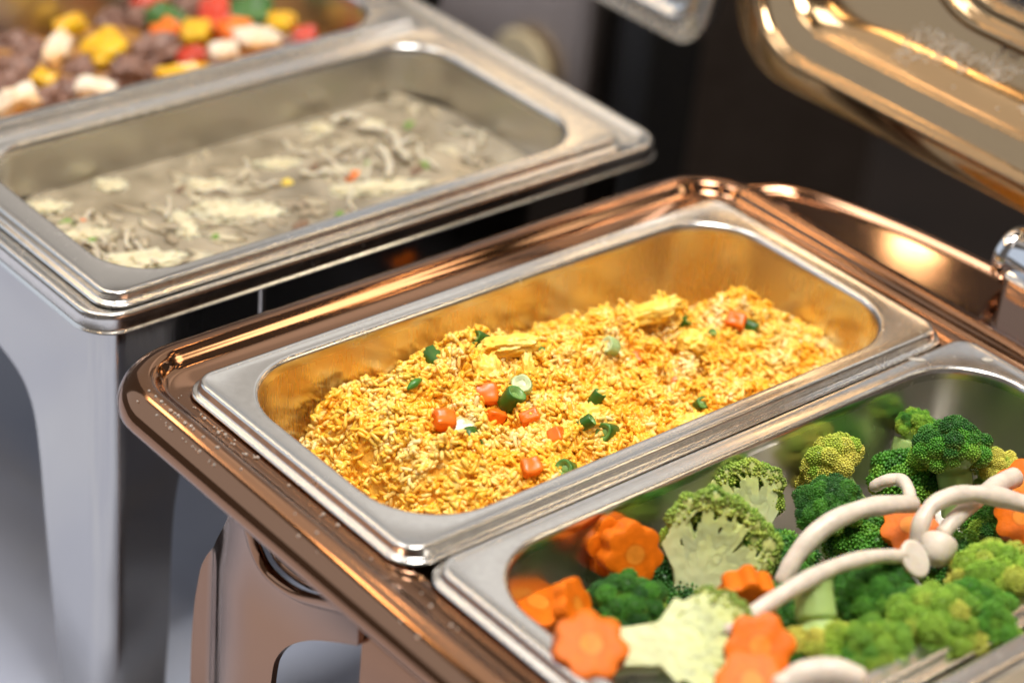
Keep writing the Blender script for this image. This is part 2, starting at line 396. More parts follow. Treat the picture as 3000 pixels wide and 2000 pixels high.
# condensation on the lid's inner floor
def drop_mesh(pts):
    rows = [(1, 0), (.92, .45), (.62, .78), (.0, .92)]
    V = []; F = []
    for c, nrm, r in pts:
        Mx = frame_matrix(nrm, (1, .13, .2)); o = len(V)
        for q, (a, h) in enumerate(rows[:-1]):
            for j in range(8):
                t = 2 * math.pi * j / 8; V.append(c + Mx.to_3x3() @ Vector((a * r * math.cos(t), a * r * math.sin(t), h * r)))
        V.append(c + Mx.to_3x3() @ Vector((0, 0, .92 * r)))
        for q in range(2):
            for j in range(8): F.append((o + q * 8 + j, o + q * 8 + (j + 1) % 8, o + q * 8 + 8 + (j + 1) % 8, o + q * 8 + 8 + j))
        for j in range(8): F.append((o + 16 + j, o + 16 + (j + 1) % 8, o + 24))
    return V, F
dp = []; rd = random.Random(8)
keys = [(.0304, .005), (.0322, .009), (.0355, .0135), (.040, .0172), (.046, .0198), (.052, .0214), (.058, .0224)]
def floor_pt(ins):
    for (i0, d0), (i1, d1) in zip(keys, keys[1:]):
        if i0 <= ins <= i1:
            t = (ins - i0) / (i1 - i0); return d0 + (d1 - d0) * t, Vector((0, -(i1 - i0), d1 - d0 + LEAN * (i1 - i0))).normalized()
for i in range(3800):
    x = rd.uniform(.0, .30); ins = rd.uniform(.033, .0575)
    dens = .8 * noise.noise(Vector((x * 18, ins * 50, 3.3))) + .5 * noise.noise(Vector((x * 70, ins * 160, 1))) + .25
    if dens + (ins - .044) * 22 < .02: continue
    dy, nn = floor_pt(ins)
    if x < .02 + .05 * (ins > .05): continue
    r = rd.choice([.0004, .0004, .0005, .0006, .0008, .0010]) * rd.uniform(.85, 1.15)
    dp.append((Vector((x, .40 + dy + LEAN * ins, .0312 + ins)) - nn * .0001, nn, r))
v, f = drop_mesh(dp)
o = sub('condensation', v, f, M['water'], lid_o); o['kind'] = 'stuff'

# beads of water on the ledge and roll at the left end
dp = []; lo = [(.0, .0046, -.0067, (0, 0, 1)), (1, .0165, -.0008, (0, -.15, 1)), (2, .0222, -.0033, (0, -.55, .83))]
for i in range(90):
    k, off, z, nn = rd.choice(lo); x = rd.choice([rd.uniform(-.01, .30), rd.uniform(.0, .06)])
    dp.append((Vector((x, FY0 - off + rd.uniform(-.0006, .0006) if k else FY0 - rd.uniform(.001, .0046), z)), Vector(nn).normalized(), rd.choice([.0003, .0004, .0005, .0007, .0009])))
v, f = drop_mesh(dp)
o = sub('condensation', v, f, M['water'], frame); o['kind'] = 'stuff'

# stand: leg plate with arched foot and dipped rim under the left end
def curve_poly(pts, n=6):
    return [(q.x, q.y) for q in spline([(a, b, 0) for a, b in pts], n)]
YL = -.007; XM = .012
def leg_off(x, z): return .014 * min(1, max(0, 1 - (x - XM) / .05)) ** 2 - .010 * min(1, max(0, (z + .085) / .055)) ** 2
def pxl(L, y):
    out = []
    for u, v_ in L:
        q = px(u, v_, y=YL)
        for _ in range(30): q = (q + px(u, v_, y=YL + leg_off(q.x, q.z))) / 2
        out.append((q.x, q.z))
    return out
outer = curve_poly(pxl([(436, 1610), (437, 1560), (441, 1450), (452, 1350), (478, 1270), (515, 1205), (545, 1155)], YL))
dip = curve_poly(pxl([(560, 1150), (574, 1200), (590, 1262), (622, 1318), (690, 1368), (780, 1394), (850, 1402)], YL))
arc = curve_poly(pxl([(821, 1482), (770, 1474), (710, 1470), (660, 1484), (632, 1516), (622, 1568), (618, 1610)], YL))
zb = TZ + .004
def bulged(poly_l, thick):
    """leg plate, rounded backwards towards its outer edge"""
    from mathutils.geometry import delaunay_2d_cdt
    xs = [a for a, b in poly_l]; zs = [b for a, b in poly_l]; xmin = min(xs); st = .004
    P = [Vector((a, b)) for a, b in poly_l]; n = len(P)
    def inpoly(x, z):
        c = False
        for i in range(n):
            a, b = P[i], P[i - 1]
            if (a.y > z) != (b.y > z) and x < (b.x - a.x) * (z - a.y) / (b.y - a.y) + a.x: c = not c
        return c
    pts = P[:]
    x = xmin
    while x < max(xs):
        z = min(zs)
        while z < max(zs):
            if inpoly(x, z) and min((p_ - Vector((x, z))).length for p_ in P) > st * .5: pts.append(Vector((x, z)))
            z += st
        x += st
    vo, eo, fo, *_ = delaunay_2d_cdt(pts, [], [list(range(n))], 1, 1e-6)
    off = leg_off
    m0 = len(vo)
    V = [(q.x, YL + off(q.x, q.y), q.y) for q in vo] + [(q.x, YL + off(q.x, q.y) + thick, q.y) for q in vo]
    F = [];
    cnt = {}
    for t in fo:
        a, b, c = t
        cr_ = (vo[b] - vo[a]).cross(vo[c] - vo[a])
        if cr_ < 0: a, c = c, a
        F.append((a, b, c)); F.append((c + m0, b + m0, a + m0))
        for e in ((a, b), (b, c), (c, a)): cnt[e] = 1
    for (a, b) in list(cnt):
        if (b, a) not in cnt: F.append((b, a, a + m0, b + m0))
    return mesh('leg', V, F, True, 35)
pl = outer + dip + pxl([(821, 1420)], YL) + arc
pl += [(arc[-1][0] - .004, zb), (outer[0][0] - .001, zb)]
leg = link('leg', bulged(pl, .003), M['copper'], copper); leg.matrix_parent_inverse = Matrix.Translation(-copper.location)
# rolled rim along the dip
rim = [Vector((a, YL - .0005 + leg_off(a, b), b + .0006)) for a, b in dip]
v, f = tube(rim, [.0028] * len(rim), 10); sub('leg_rim', v, f, M['copper'], copper)
rim2 = [Vector((a + .002, YL + .005 + leg_off(a, b), b + .0046)) for a, b in dip]
v, f = tube(rim2, [.0022] * len(rim2), 10); sub('leg_rim', v, f, M['copper'], copper)
# unseen dark plate added under the far side to darken the steel dish's reflections
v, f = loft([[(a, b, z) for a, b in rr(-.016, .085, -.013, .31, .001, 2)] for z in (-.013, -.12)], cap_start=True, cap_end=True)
sub('reflection_blocker', v, f, M['dark_metal'], copper, 40)
# crossbar beside the leg
xb = px(836, 1470, y=YL).x
v, f = loft([[(xb + t, a, b) for a, b in rr(YL - .001, -.105, YL + .02, -.04, .008, 5)] for t in (0, .001, .003, .36)], cap_start=True, cap_end=True)
sub('crossbar', v, f, M['copper'], copper, 40)
for sx, yy in ((.452, YL), (.035, .318), (.452, .318)):       # the other three legs
    v, f = loft([[(a, b, z) for a, b in rr(sx - .017 * q, yy - .002, sx + .017 * q, yy + .012, .005, 4)] for z, q in ((zb - .003, .8), (-.16, .9), (-.09, 1.3), (-.04, 2.0))], cap_start=True, cap_end=True)
    sub('leg', v, f, M['copper'], copper, 40)

# ------------------------------------------------------------------ steel chafing dish
RZ = math.radians(.03)
ST = Vector((-.0755, .0065, 0))
steel = empty('chafing_dish', (ST.x, ST.y, 0), RZ)
tag(steel, 'brushed steel chafing dish with square legs holding the soup pan', 'chafing dish')
W2, L2 = .166, .323
soup_pan = pan('food_pan', -W2, 0, 0, L2, PD, [M['steel'], M['steel_wall']], inset=(.0095, .0155), ri=.033); soup_pan.location = ST; soup_pan.rotation_euler.z = RZ
tag(soup_pan, 'stainless steel food pan of thick egg drop soup', 'food pan')
meat_pan = pan('food_pan', -W2 * 2 - .010, 0, -W2 - .010, L2, PD, [M['steel'], M['steel_wall']], inset=(.0095, .0155), ri=.033); meat_pan.location = ST; meat_pan.rotation_euler.z = RZ
tag(meat_pan, 'steel food pan of beef and bell pepper stir fry behind the soup', 'food pan')
SX0, SY0, SX1, SY1 = -.53, -.0060, .0040, L2 + .014
def sr_(off, z, r=None): return [(a, b, z) for a, b in rr(SX0 - off, SY0 - off * 1.25, SX1 + off, SY1 + off * 1.7, .012 + max(off, -.008), 10)]
prof = [(-.0130, -.04), (-.0128, -.014), (-.0118, -.0088), (-.009, -.0070), (.0005, -.0068), (.0014, -.0064), (.0022, -.0054), (.0030, -.0046), (.0040, -.0042), (.0050, -.0046), (.0056, -.0056), (.0058, -.0075), (.0058, -.0122), (.0061, -.0130), (.0067, -.0133), (.0070, -.0139), (.0066, -.0145), (.005, -.0147)]
v, f = loft([sr_(a, b) for a, b in prof]); sub('frame', v, f, M['steel'], steel, 50)
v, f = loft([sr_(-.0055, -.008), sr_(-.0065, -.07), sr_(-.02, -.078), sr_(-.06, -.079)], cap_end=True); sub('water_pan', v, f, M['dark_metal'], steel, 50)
# corner leg: two tapered plates meeting at a rounded corner, each with an arched shoulder
ZF = TZ + .003
RC = .013
def arch_poly(curve, foot, span, ztop):
    pts = [(RC, -.0135), (RC, ZF), (foot, ZF)] + curve_poly(curve, 6) + [(span, ztop), (span, -.0135)]
    return pts
CX, CY = SX1 + .0005, SY0 - .0005
ap = [(-a, z) for a, z in arch_poly([(.041, -.248), (.046, -.215), (.054, -.15), (.058, -.115), (.064, -.090), (.078, -.076), (.108, -.068)], .0405, .24, -.067)]
v, f = plate(ap, .002, 'y'); v = [(CX + a, CY + b, c) for a, b, c in v]; legA = sub('leg', v, f, M['steel_panel'], steel, 30, False)
ap = arch_poly([(.037, -.245), (.039, -.20), (.041, -.13), (.050, -.095), (.07, -.078), (.10, -.072)], .0365, .30, -.071)
v, f = plate(ap, .002, 'x'); v = [(CX - .002 + a, CY + b, c) for a, b, c in v]; sub('side_panel', v, f, M['steel_panel'], steel, 30, False)
ring = lambda z, q: [(CX - RC + q * math.sin(t), CY + RC - q * math.cos(t), z) for t in [math.pi / 2 * i / 12 for i in range(13)]]
v, f = loft([ring(-.0135, RC), ring(ZF, RC), ring(ZF, RC - .002), ring(-.0135, RC - .002)], closed=False); sub('leg_corner', v, f, M['steel_panel'], steel, 60)
v, f = loft([[(CX + .0002 + .0012 * math.cos(t), .083 + .0016 * math.sin(t), z) for t in [2 * math.pi * j / 10 for j in range(10)]] for z in (-.0145, -.07)]); sub('seam', v, f, M['steel'], steel)
for a, b in ((SX0 + .02, SY0 + .01), (SX0 + .02, SY1 - .02), (SX1 - .03, SY1 - .02)):
    v, f = loft([[(q, s, z) for q, s in rr(a - .014, b - .014, a + .014, b + .014, .003, 3)] for z in (ZF, -.10)], cap_start=True, cap_end=True); sub('leg', v, f, M['steel'], steel)
lid(steel, -.58, .022, -.024, .30, .396, .018, M['steel'], window=False, lean=.25)
# hinge block behind the steel dish
v, f = loft([[(a, b, z) for a, b in rr(-.30, .352, -.235, .39, .005, 4)] for z in (-.03, .01, .014)], cap_end=True, cap_start=True); sub('hinge_bracket', v, f, M['black'], steel)

# blurred grey cabinet behind the soup dish, with a cream disc standing in for a lamp's reflection
p0 = px(1330, 250, y=.62)
cab = empty('warming_cabinet', (p0.x - .3, .80, -1.0)); tag(cab, 'warm grey steel cabinet standing behind the soup dish', 'cabinet')
v, f = loft([[(a, b, z) for a, b in rr(p0.x - .75, .62, p0.x, .98, .01, 4)] for z in (-1.015, .0, .004)], cap_end=True); sub('cabinet_body', v, f, M['cabinet'], cab)
v, f = loft([[(a, b, z) for a, b in rr(p0.x + .004, .64, p0.x + .045, .70, .008, 4)] for z in (-1.015, .02)], cap_end=True); sub('cabinet_post', v, f, M['black'], cab)
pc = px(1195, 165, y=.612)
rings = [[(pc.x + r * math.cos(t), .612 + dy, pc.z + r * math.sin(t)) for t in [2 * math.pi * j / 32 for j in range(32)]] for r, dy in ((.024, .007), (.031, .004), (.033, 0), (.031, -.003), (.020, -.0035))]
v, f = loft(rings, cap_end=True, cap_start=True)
o = link('lamp_glow_disc', mesh('lamp_glow_disc', v, f, sharp=40), M['cream']); tag(o, 'round cream disc standing in for a lamp reflection on the grey cabinet', 'disc')

# ------------------------------------------------------------------ fried rice
def lerp_table(t, T):
    for (a, va), (b, vb) in zip(T, T[1:]):
        if t <= b: return va + (vb - va) * max(0, min(1, (t - a) / (b - a)))
    return T[-1][1]
def fbm(x, y, s, seed=0.0): return noise.noise(Vector((x * s, y * s, seed)))
def rice_h(x, y):
    xr = lerp_table(y, [(0, .055), (.2, .05), (.26, .065), (.31, .09)])
    zr = lerp_table(y, [(.0, -.058), (.03, -.046), (.042, -.030), (.054, -.013), (.068, -.002), (.13, -.001), (.17, -.011), (.235, -.014), (.28, -.018), (.31, -.034)])
    if x > xr: z = zr - (x - xr) * .20
    else: z = zr - ((xr - x) / .04) ** 1.4 * .030
    amp = 1.0
    z += .0055 * fbm(x, y, 38, 1.7) + .0120 * (.38 - abs(fbm(x, y, 52, 5.1)) * 1.8) + .0055 * (.3 - abs(fbm(x, y, 120, 9.3)) * 1.5)
    for bx_, by_, bh, br_ in ((.048, .060, .008, .007), (.05, .085, .004, .008), (.046, .125, .005, .014), (.055, .20, .005, .012), (.06, .232, .006, .010), (.07, .27, .006, .011), (.09, .297, .006, .007), (.10, .07, .004, .010), (.11, .15, .004, .012)):
        z += bh * math.exp(-((x - bx_) ** 2 + (y - by_) ** 2) / br_ ** 2)
    return max(z, -.06)
def ray_rice(u, v_):
    d = ray(u, v_); k = (0.02 - CAM[2]) / d[2]
    for i in range(600):
        q = CAM + (k + i * .0003) * d
        if q[2] < rice_h(q[0], q[1]): return Vector(q)
    return Vector(q)
xa, xb_, ya, yb = .0125, .1435, .0140, .3110
rng = np.random.default_rng(11); rr_ = random.Random(21)
def inside(x, y, r=.035):
    dx = max(xa + r - x, x - xb_ + r, 0); dy = max(ya + r - y, y - yb + r, 0)
    return xa < x < xb_ and ya < y < yb and math.hypot(dx, dy) < r
# a unit grain along +X
prof = [(-.5, 0), (-.44, .64), (-.20, 1.0), (.20, 1.0), (.44, .66), (.5, 0)]
GV = []; GF = []
K = 5
GV.append((-.5, 0, 0))
for a, r in prof[1:-1]:
    for j in range(K): t = 2 * math.pi * j / K; GV.append((a, r * .5 * math.cos(t), r * .5 * math.sin(t)))
GV.append((.5, 0, 0))
for j in range(K): GF.append((0, 1 + (j + 1) % K, 1 + j))
for q in range(3):
    for j in range(K):
        a = 1 + q * K + j; b = 1 + q * K + (j + 1) % K; GF.append((a, b, b + K)); GF.append((a, b + K, a + K))
e_ = len(GV) - 1
for j in range(K): GF.append((e_, 1 + 3 * K + j, 1 + 3 * K + (j + 1) % K))
GV = np.array(GV); GF = np.array(GF)
gr = []                                                      # centre, direction, length, width, colour
PAL = [np.array(c) for c in ((.97, .53, .05), (.97, .59, .09), (.97, .66, .18), (.97, .74, .33), (.96, .49, .035))]
NG = 27000
while len(gr) < NG:
    x = rr_.uniform(xa, xb_); y = rr_.uniform(ya, yb)
    if not inside(x, y): continue
    h = rice_h(x, y)
    e = .002; gx = (rice_h(x + e, y) - h) / e; gy = (rice_h(x, y + e) - h) / e
    nrm = Vector((-gx, -gy, 1)).normalized()
    lift = rr_.choice([-.0022, -.0012, -.0006, 0, .0004]) + rr_.gauss(0, .0005)
    if rr_.random() < .08: lift += .0014
    d = Vector((rr_.gauss(0, 1), rr_.gauss(0, 1), rr_.gauss(0, .75)))
    d = (d - nrm * d.dot(nrm) * .5).normalized()
    L = rr_.uniform(.0044, .0062); W = rr_.uniform(.0021, .0026)
    q = fbm(x, y, 60, 3.1) + .6 * fbm(x, y, 150, 7.7) + rr_.gauss(0, .25)
    ci = 4 if q < -.42 else 0 if q < -.1 else 1 if q < .2 else 2 if q < .66 else 3
    c = PAL[ci] * rr_.uniform(.96, 1.03)
    gr.append((Vector((x, y, h)) + nrm * lift, d, L, W, np.clip(c, 0, .96)))
def grain_arrays(gs):
    n = len(gs); V = np.zeros((n, len(GV), 3), np.float32); C = np.zeros((n, len(GV), 3), np.float32)
    for i, (c, d, L, W, colr) in enumerate(gs):
        up = Vector((.3, .2, .93)); s = d.cross(up).normalized(); t = s.cross(d)
        bend = .10
        P = np.outer(GV[:, 0] * L, d) + np.outer(GV[:, 1] * W, s) + np.outer(GV[:, 2] * W * .92 + (GV[:, 0] ** 2) * L * bend, t)
        V[i] = P + np.array(c); C[i] = colr
    F = (GF[None] + (np.arange(n) * len(GV))[:, None, None]).reshape(-1, 3)
    return V.reshape(-1, 3), F, C.reshape(-1, 3)
def fast_mesh(name, V, F, C=None):
    me = bpy.data.meshes.new(name); me.vertices.add(len(V)); me.vertices.foreach_set('co', V.astype(np.float32).ravel())
    me.loops.add(F.size); me.loops.foreach_set('vertex_index', F.astype(np.int32).ravel())
    me.polygons.add(len(F)); me.polygons.foreach_set('loop_start', np.arange(0, F.size, 3, dtype=np.int32)); me.polygons.foreach_set('loop_total', np.full(len(F), 3, np.int32))
    me.update(calc_edges=True); me.validate()
    me.shade_smooth()
    if C is not None: set_col(me, C)
    return me
# the 300 topmost grains towards the viewer stand alone, the others are one mass
order = sorted(range(NG), key=lambda i: -((gr[i][0].z - rice_h(gr[i][0].x, gr[i][0].y)) * 1.0 + (.0008 if gr[i][0].x > .07 and gr[i][0].y < .2 else 0)))
top = set(order[:300])
Vr, Fr, Cr = grain_arrays([g for i, g in enumerate(gr) if i not in top])
rice = link('fried_rice', fast_mesh('fried_rice', Vr, Fr, Cr), M['rice'])
tag(rice, 'heap of yellow fried rice in the steel pan', 'fried rice', kind='stuff')
nx, ny = 64, 130
bed = link('rice_bed', grid('rice_bed', xa - .002, xb_ + .002, ya - .002, yb + .002, nx, ny, lambda x, y: rice_h(x, y) - .0009 if inside(x, y, .037) else -.062), M['rice_bed'], rice)
bed['kind'] = 'stuff'
unit = []
for k in range(5):
    me = bpy.data.meshes.new('rice_grain'); V, F, _ = grain_arrays([(Vector((0, 0, 0)), Vector((1, 0, 0)), .0058, .0019, PAL[k])])
    unit.append(fast_mesh('rice_grain', V, F, np.tile(PAL[k], (len(V), 1)))); unit[-1].materials.append(M['rice'])
for i in order[:300]:
    c, d, L, W, colr = gr[i]
    k = min(range(5), key=lambda q: float(np.sum((PAL[q] - colr) ** 2)))
    o = bpy.data.objects.new('rice_grain', unit[k]); col.objects.link(o)
    Mx = frame_matrix(d.cross(Vector((.3, .2, .93))).cross(d), d); Mx.translation = c; o.matrix_world = Mx
    tag(o, 'single loose grain of yellow rice on top of the fried rice heap', 'rice grain', 'loose grains on the rice heap')

def superblob(sx, sy, sz, sq, seed, nz=.12, n=8, fr=2.2):
    """rounded block with uneven faces; sq 2 = ellipsoid, 5 = nearly a box"""
    bm = bmesh.new(); bmesh.ops.create_cube(bm, size=2); bmesh.ops.subdivide_edges(bm, edges=bm.edges[:], cuts=n, use_grid_fill=True)
    for v in bm.verts:
        d = v.co.normalized(); r = (abs(d.x) ** sq + abs(d.y) ** sq + abs(d.z) ** sq) ** (-1 / sq)
        r *= 1 + nz * noise.noise(d * fr + Vector((seed * 7.3, seed, 0))) + nz * .4 * noise.noise(d * fr * 3 + Vector((seed, 0, 3)))
        v.co = Vector((d.x * r * sx, d.y * r * sy, d.z * r * sz)) * .5
    me = bpy.data.meshes.new('blob'); bm.to_mesh(me); bm.free(); me.shade_smooth(); me.set_sharp_from_angle(angle=math.radians(50)); return me
def put(name, me, mat, loc, zax=(0, 0, 1), xax=(1, 0, 0)):
    o = link(name, me, mat); Mx = frame_matrix(zax, xax); Mx.translation = loc; o.matrix_world = Mx; return o

def bean_mesh(r, L, seed, pale=False):
    rings = []; C = []
    dk = (.035, .115, .010) if not pale else (.36, .50, .20); ed = (.10, .26, .05) if not pale else (.50, .62, .30); ct = (.20, .36, .10) if not pale else (.62, .70, .42)
    for a, q, c in ((.34, 0.30, ct), (.30, .42, ct), (.44, .62, ct), (.49, .80, ed), (.5, .92, ed), (.46, 1.0, dk), (.2, 1.02, dk), (-.2, 1.0, dk), (-.46, 1.0, dk), (-.5, .9, ed), (-.46, .7, ct), (-.34, .4, ct), (-.36, .3, ct)):
        rings.append([(r * q * math.cos(t) * (1 + .10 * math.sin(2 * t + seed)), r * q * math.sin(t) * (1 + .07 * math.sin(3 * t + seed)), a * L) for t in [2 * math.pi * j / 14 for j in range(14)]]); C += [c] * 14
    v, f = loft(rings, cap_end=True, cap_start=True); me = mesh('bean', v, f, sharp=60); C += [ct, ct]; set_col(me, np.array(C)); return me
ri = random.Random(5)
GB = 'green bean pieces in the rice'
for u, v_, r, L, dire, pale, lift, lab in [
    (1000, 824, .0042, .012, (.5, -.5, .7), 0, .002, 'large dark green bean piece at the back edge of the rice heap'),
    (1106, 782, .0040, .011, (-.6, .3, .6), 0, .003, None), (1175, 917, .0046, .010, (.5, .6, .5), 0, .0012, 'dark green bean piece just under the pale round slice in the rice'),
    (1370, 914, .0029, .007, (.5, .75, .3), 0, .001, None), (1344, 972, .0030, .008, (.8, .5, .3), 0, .0006, None), (1394, 993, .0044, .009, (-.5, .1, .85), 0, .001, 'rolled green bean piece with its open end towards the front rim of the rice pan'),
    (1084, 1008, .0036, .010, (.35, -.75, .4), 0, .0006, 'dark green bean piece beside the translucent onion in the rice'), (1303, 1078, .0041, .009, (-.4, .2, .85), 0, .001, None), (1610, 928, .0030, .006, (.3, .3, .8), 0, .001, None),
    (1570, 742, .0028, .007, (.6, .5, .5), 0, .001, None), (1718, 750, .0034, .009, (.8, -.4, .3), 0, .0022, 'green bean piece next to a carrot dice at the far right of the rice'), (1236, 812, .0026, .006, (.5, .5, .6), 0, .0006, None), (1632, 768, .0022, .005, (.4, .5, .6), 0, .0004, None)]:
    o = put('green_bean_piece', bean_mesh(r, L, u), M['veg'], ray_rice(u, v_) - Vector(RM[2]) * lift, iv(*dire), (1, .3, .2))
    tag(o, lab or 'small green bean piece lying in the yellow rice', 'green bean', GB)
o = put('pea_slice', bean_mesh(.0046, .006, 2, True), M['veg'], ray_rice(1199, 886) - Vector(RM[2]) * .002, iv(-.1, .45, .85), (1, .3, .2)); tag(o, 'pale green round slice with a hollow middle in the rice', 'scallion slice')
o = put('pea_slice', bean_mesh(.0042, .006, 3, True), M['veg'], ray_rice(1402, 795) - Vector(RM[2]) * .0015, iv(-.7, .3, .6), (1, .3, .2)); tag(o, 'blurred pale green slice near the back of the rice', 'scallion slice')
pts = spline([ray_rice(u, v_) - Vector(RM[2]) * .003 for u, v_ in ((937, 893), (948, 884), (958, 876), (968, 871))], 5)
v, f = tube(pts, [.0007 + .0012 * math.sin(math.pi * i / (len(pts) - 1)) for i in range(len(pts))], 8)
me = mesh('leaf', v, f); set_col(me, np.tile((.06, .22, .03), (len(v), 1))); o = link('scallion_curl', me, M['veg']); tag(o, 'thin curled green scallion sliver on the left of the rice', 'scallion')
for u, v_, s, dire, lab in [(1112, 906, (.0115, .0095, .006), (.1, .3, .9), 'large orange carrot dice in the middle of the rice heap'), (1022, 964, (.0098, .0085, .008), (.3, .5, .7), 'orange carrot cube left of the translucent onion in the rice'), (1141, 956, (.0085, .0042, .006), (.2, .8, .4), None),
                            (1217, 957, (.0085, .006, .005), (-.2, .5, .8), None), (1276, 1001, (.0068, .0075, .005), (-.5, .3, .8), None), (1221, 1070, (.0085, .0080, .005), (.2, .5, .8), None),
                            (1690, 736, (.0090, .0075, .007), (-.1, .4, .8), 'blurred orange carrot dice at the far right top of the rice'), (1548, 872, (.004, .003, .003), (0, .5, .8), None), (1130, 760, (.010, .008, .007), (0, .5, .8), None), (1462, 820, (.004, .006, .003), (0, .5, .8), None)]:
    o = put('carrot_dice', superblob(*s, 6.5, u, .22, 7, 1.3), M['carrot'], ray_rice(u, v_) - Vector(RM[2]) * (.0022 if u != 1130 else -.004), iv(*dire), iv(1, ri.uniform(-.5, .5), 0))
    tag(o, lab or 'small orange carrot dice in the yellow rice', 'carrot', 'carrot dice in the rice')
for u, v_, s, dire, xd, lift, lab in [
    (1165, 795, (.027, .009, .006), (-.1, .85, .5), (1, .22, 0), .004, 'long slab of fried egg along the back edge of the rice'), (1500, 716, (.026, .010, .006), (-.2, .8, .5), (1, .45, 0), .006, 'tilted slab of fried egg sticking up at the back of the rice'),
    (1212, 848, (.006, .014, .005), (.1, .3, .9), (1, .1, 0), .0015, 'small wedge of egg above the pale round slice'), (1352, 950, (.012, .009, .006), (0, .5, .8), (1, .2, 0), .002, 'bright yellow egg lump in the middle right of the rice'),
    (1705, 786, (.014, .010, .008), (.2, .6, .7), (1, -.3, 0), .003, 'blurred egg lump below the far right carrot dice'), (1585, 976, (.015, .008, .006), (-.1, .6, .7), (1, .4, 0), .002, 'egg strip close to the front rim of the rice pan'), (1590, 790, (.013, .010, .008), (0, .6, .7), (1, 0, 0), .003, 'rounded egg lump on the right half of the rice'),
    (1120, 850, (.012, .012, .006), (.2, .4, .8), (1, .2, 0), .001, 'egg lump above the large carrot dice')]:
    o = put('egg_piece', superblob(s[0], s[1] * 1.15, s[2] * 1.5, 2.7, u * .01, .34, 10, 3.0), M['egg'], ray_rice(u, v_) - Vector(RM[2]) * lift, iv(*dire), iv(*xd)); tag(o, lab, 'egg', 'egg pieces in the rice')
o = put('onion_piece', superblob(.0105, .010, .0035, 4, 3, .15), M['onion'], ray_rice(1064, 985) - Vector(RM[2]) * .002, iv(.1, .45, .85), iv(1, -.5, 0)); tag(o, 'translucent onion square beside a carrot cube in the rice', 'onion')

# ------------------------------------------------------------------ broccoli pan
def ico(sub_):
    bm = bmesh.new(); bmesh.ops.create_icosphere(bm, subdivisions=sub_, radius=1); V = np.array([v.co[:] for v in bm.verts]); F = np.array([[q.index for q in fa.verts] for fa in bm.faces]); bm.free(); return V, F
I1 = (np.array([(1, 0, 0), (-1, 0, 0), (0, 1, 0), (0, -1, 0), (0, 0, 1), (0, 0, -1)], float), np.array([(0, 2, 4), (2, 1, 4), (1, 3, 4), (3, 0, 4), (2, 0, 5), (1, 2, 5), (3, 1, 5), (0, 3, 5)])); I2 = ico(2); I3 = ico(3)
def balls(items, base):
    V0, F0 = base; n = len(items); V = np.zeros((n, len(V0), 3)); C = np.zeros((n, len(V0), 3))
    for i, (c, s, colr) in enumerate(items): V[i] = V0 * s + np.array(c); C[i] = colr
    F = (F0[None] + (np.arange(n) * len(V0))[:, None, None]).reshape(-1, 3); return V.reshape(-1, 3), F, C.reshape(-1, 3)
def remesh_cut(V, F, voxel, cut, smooth=6):
    me = bpy.data.meshes.new('tmp'); me.from_pydata([tuple(q) for q in V], [], F); me.update()
    ob = bpy.data.objects.new('tmp', me); col.objects.link(ob)
    md = ob.modifiers.new('r', 'REMESH'); md.mode = 'VOXEL'; md.voxel_size = voxel
    sm = ob.modifiers.new('s', 'SMOOTH'); sm.iterations = smooth; sm.factor = .5
    dg = bpy.context.evaluated_depsgraph_get(); dg.update(); out = bpy.data.meshes.new_from_object(ob.evaluated_get(dg))
    bpy.data.objects.remove(ob)
    bm = bmesh.new(); bm.from_mesh(out)
    if cut is not None:
        for v in bm.verts:
            if v.co.y < cut: v.co.y = cut + .00022 * noise.noise(v.co * 260)
    bmesh.ops.triangulate(bm, faces=bm.faces[:])
    bm.to_mesh(out); bm.free(); out.shade_smooth(); out.set_sharp_from_angle(angle=math.radians(55)); return out
DARK = np.array((.022, .115, .014)); MID = np.array((.080, .29, .022)); LIME = np.array((.30, .50, .045)); YEL = np.array((.64, .60, .10))
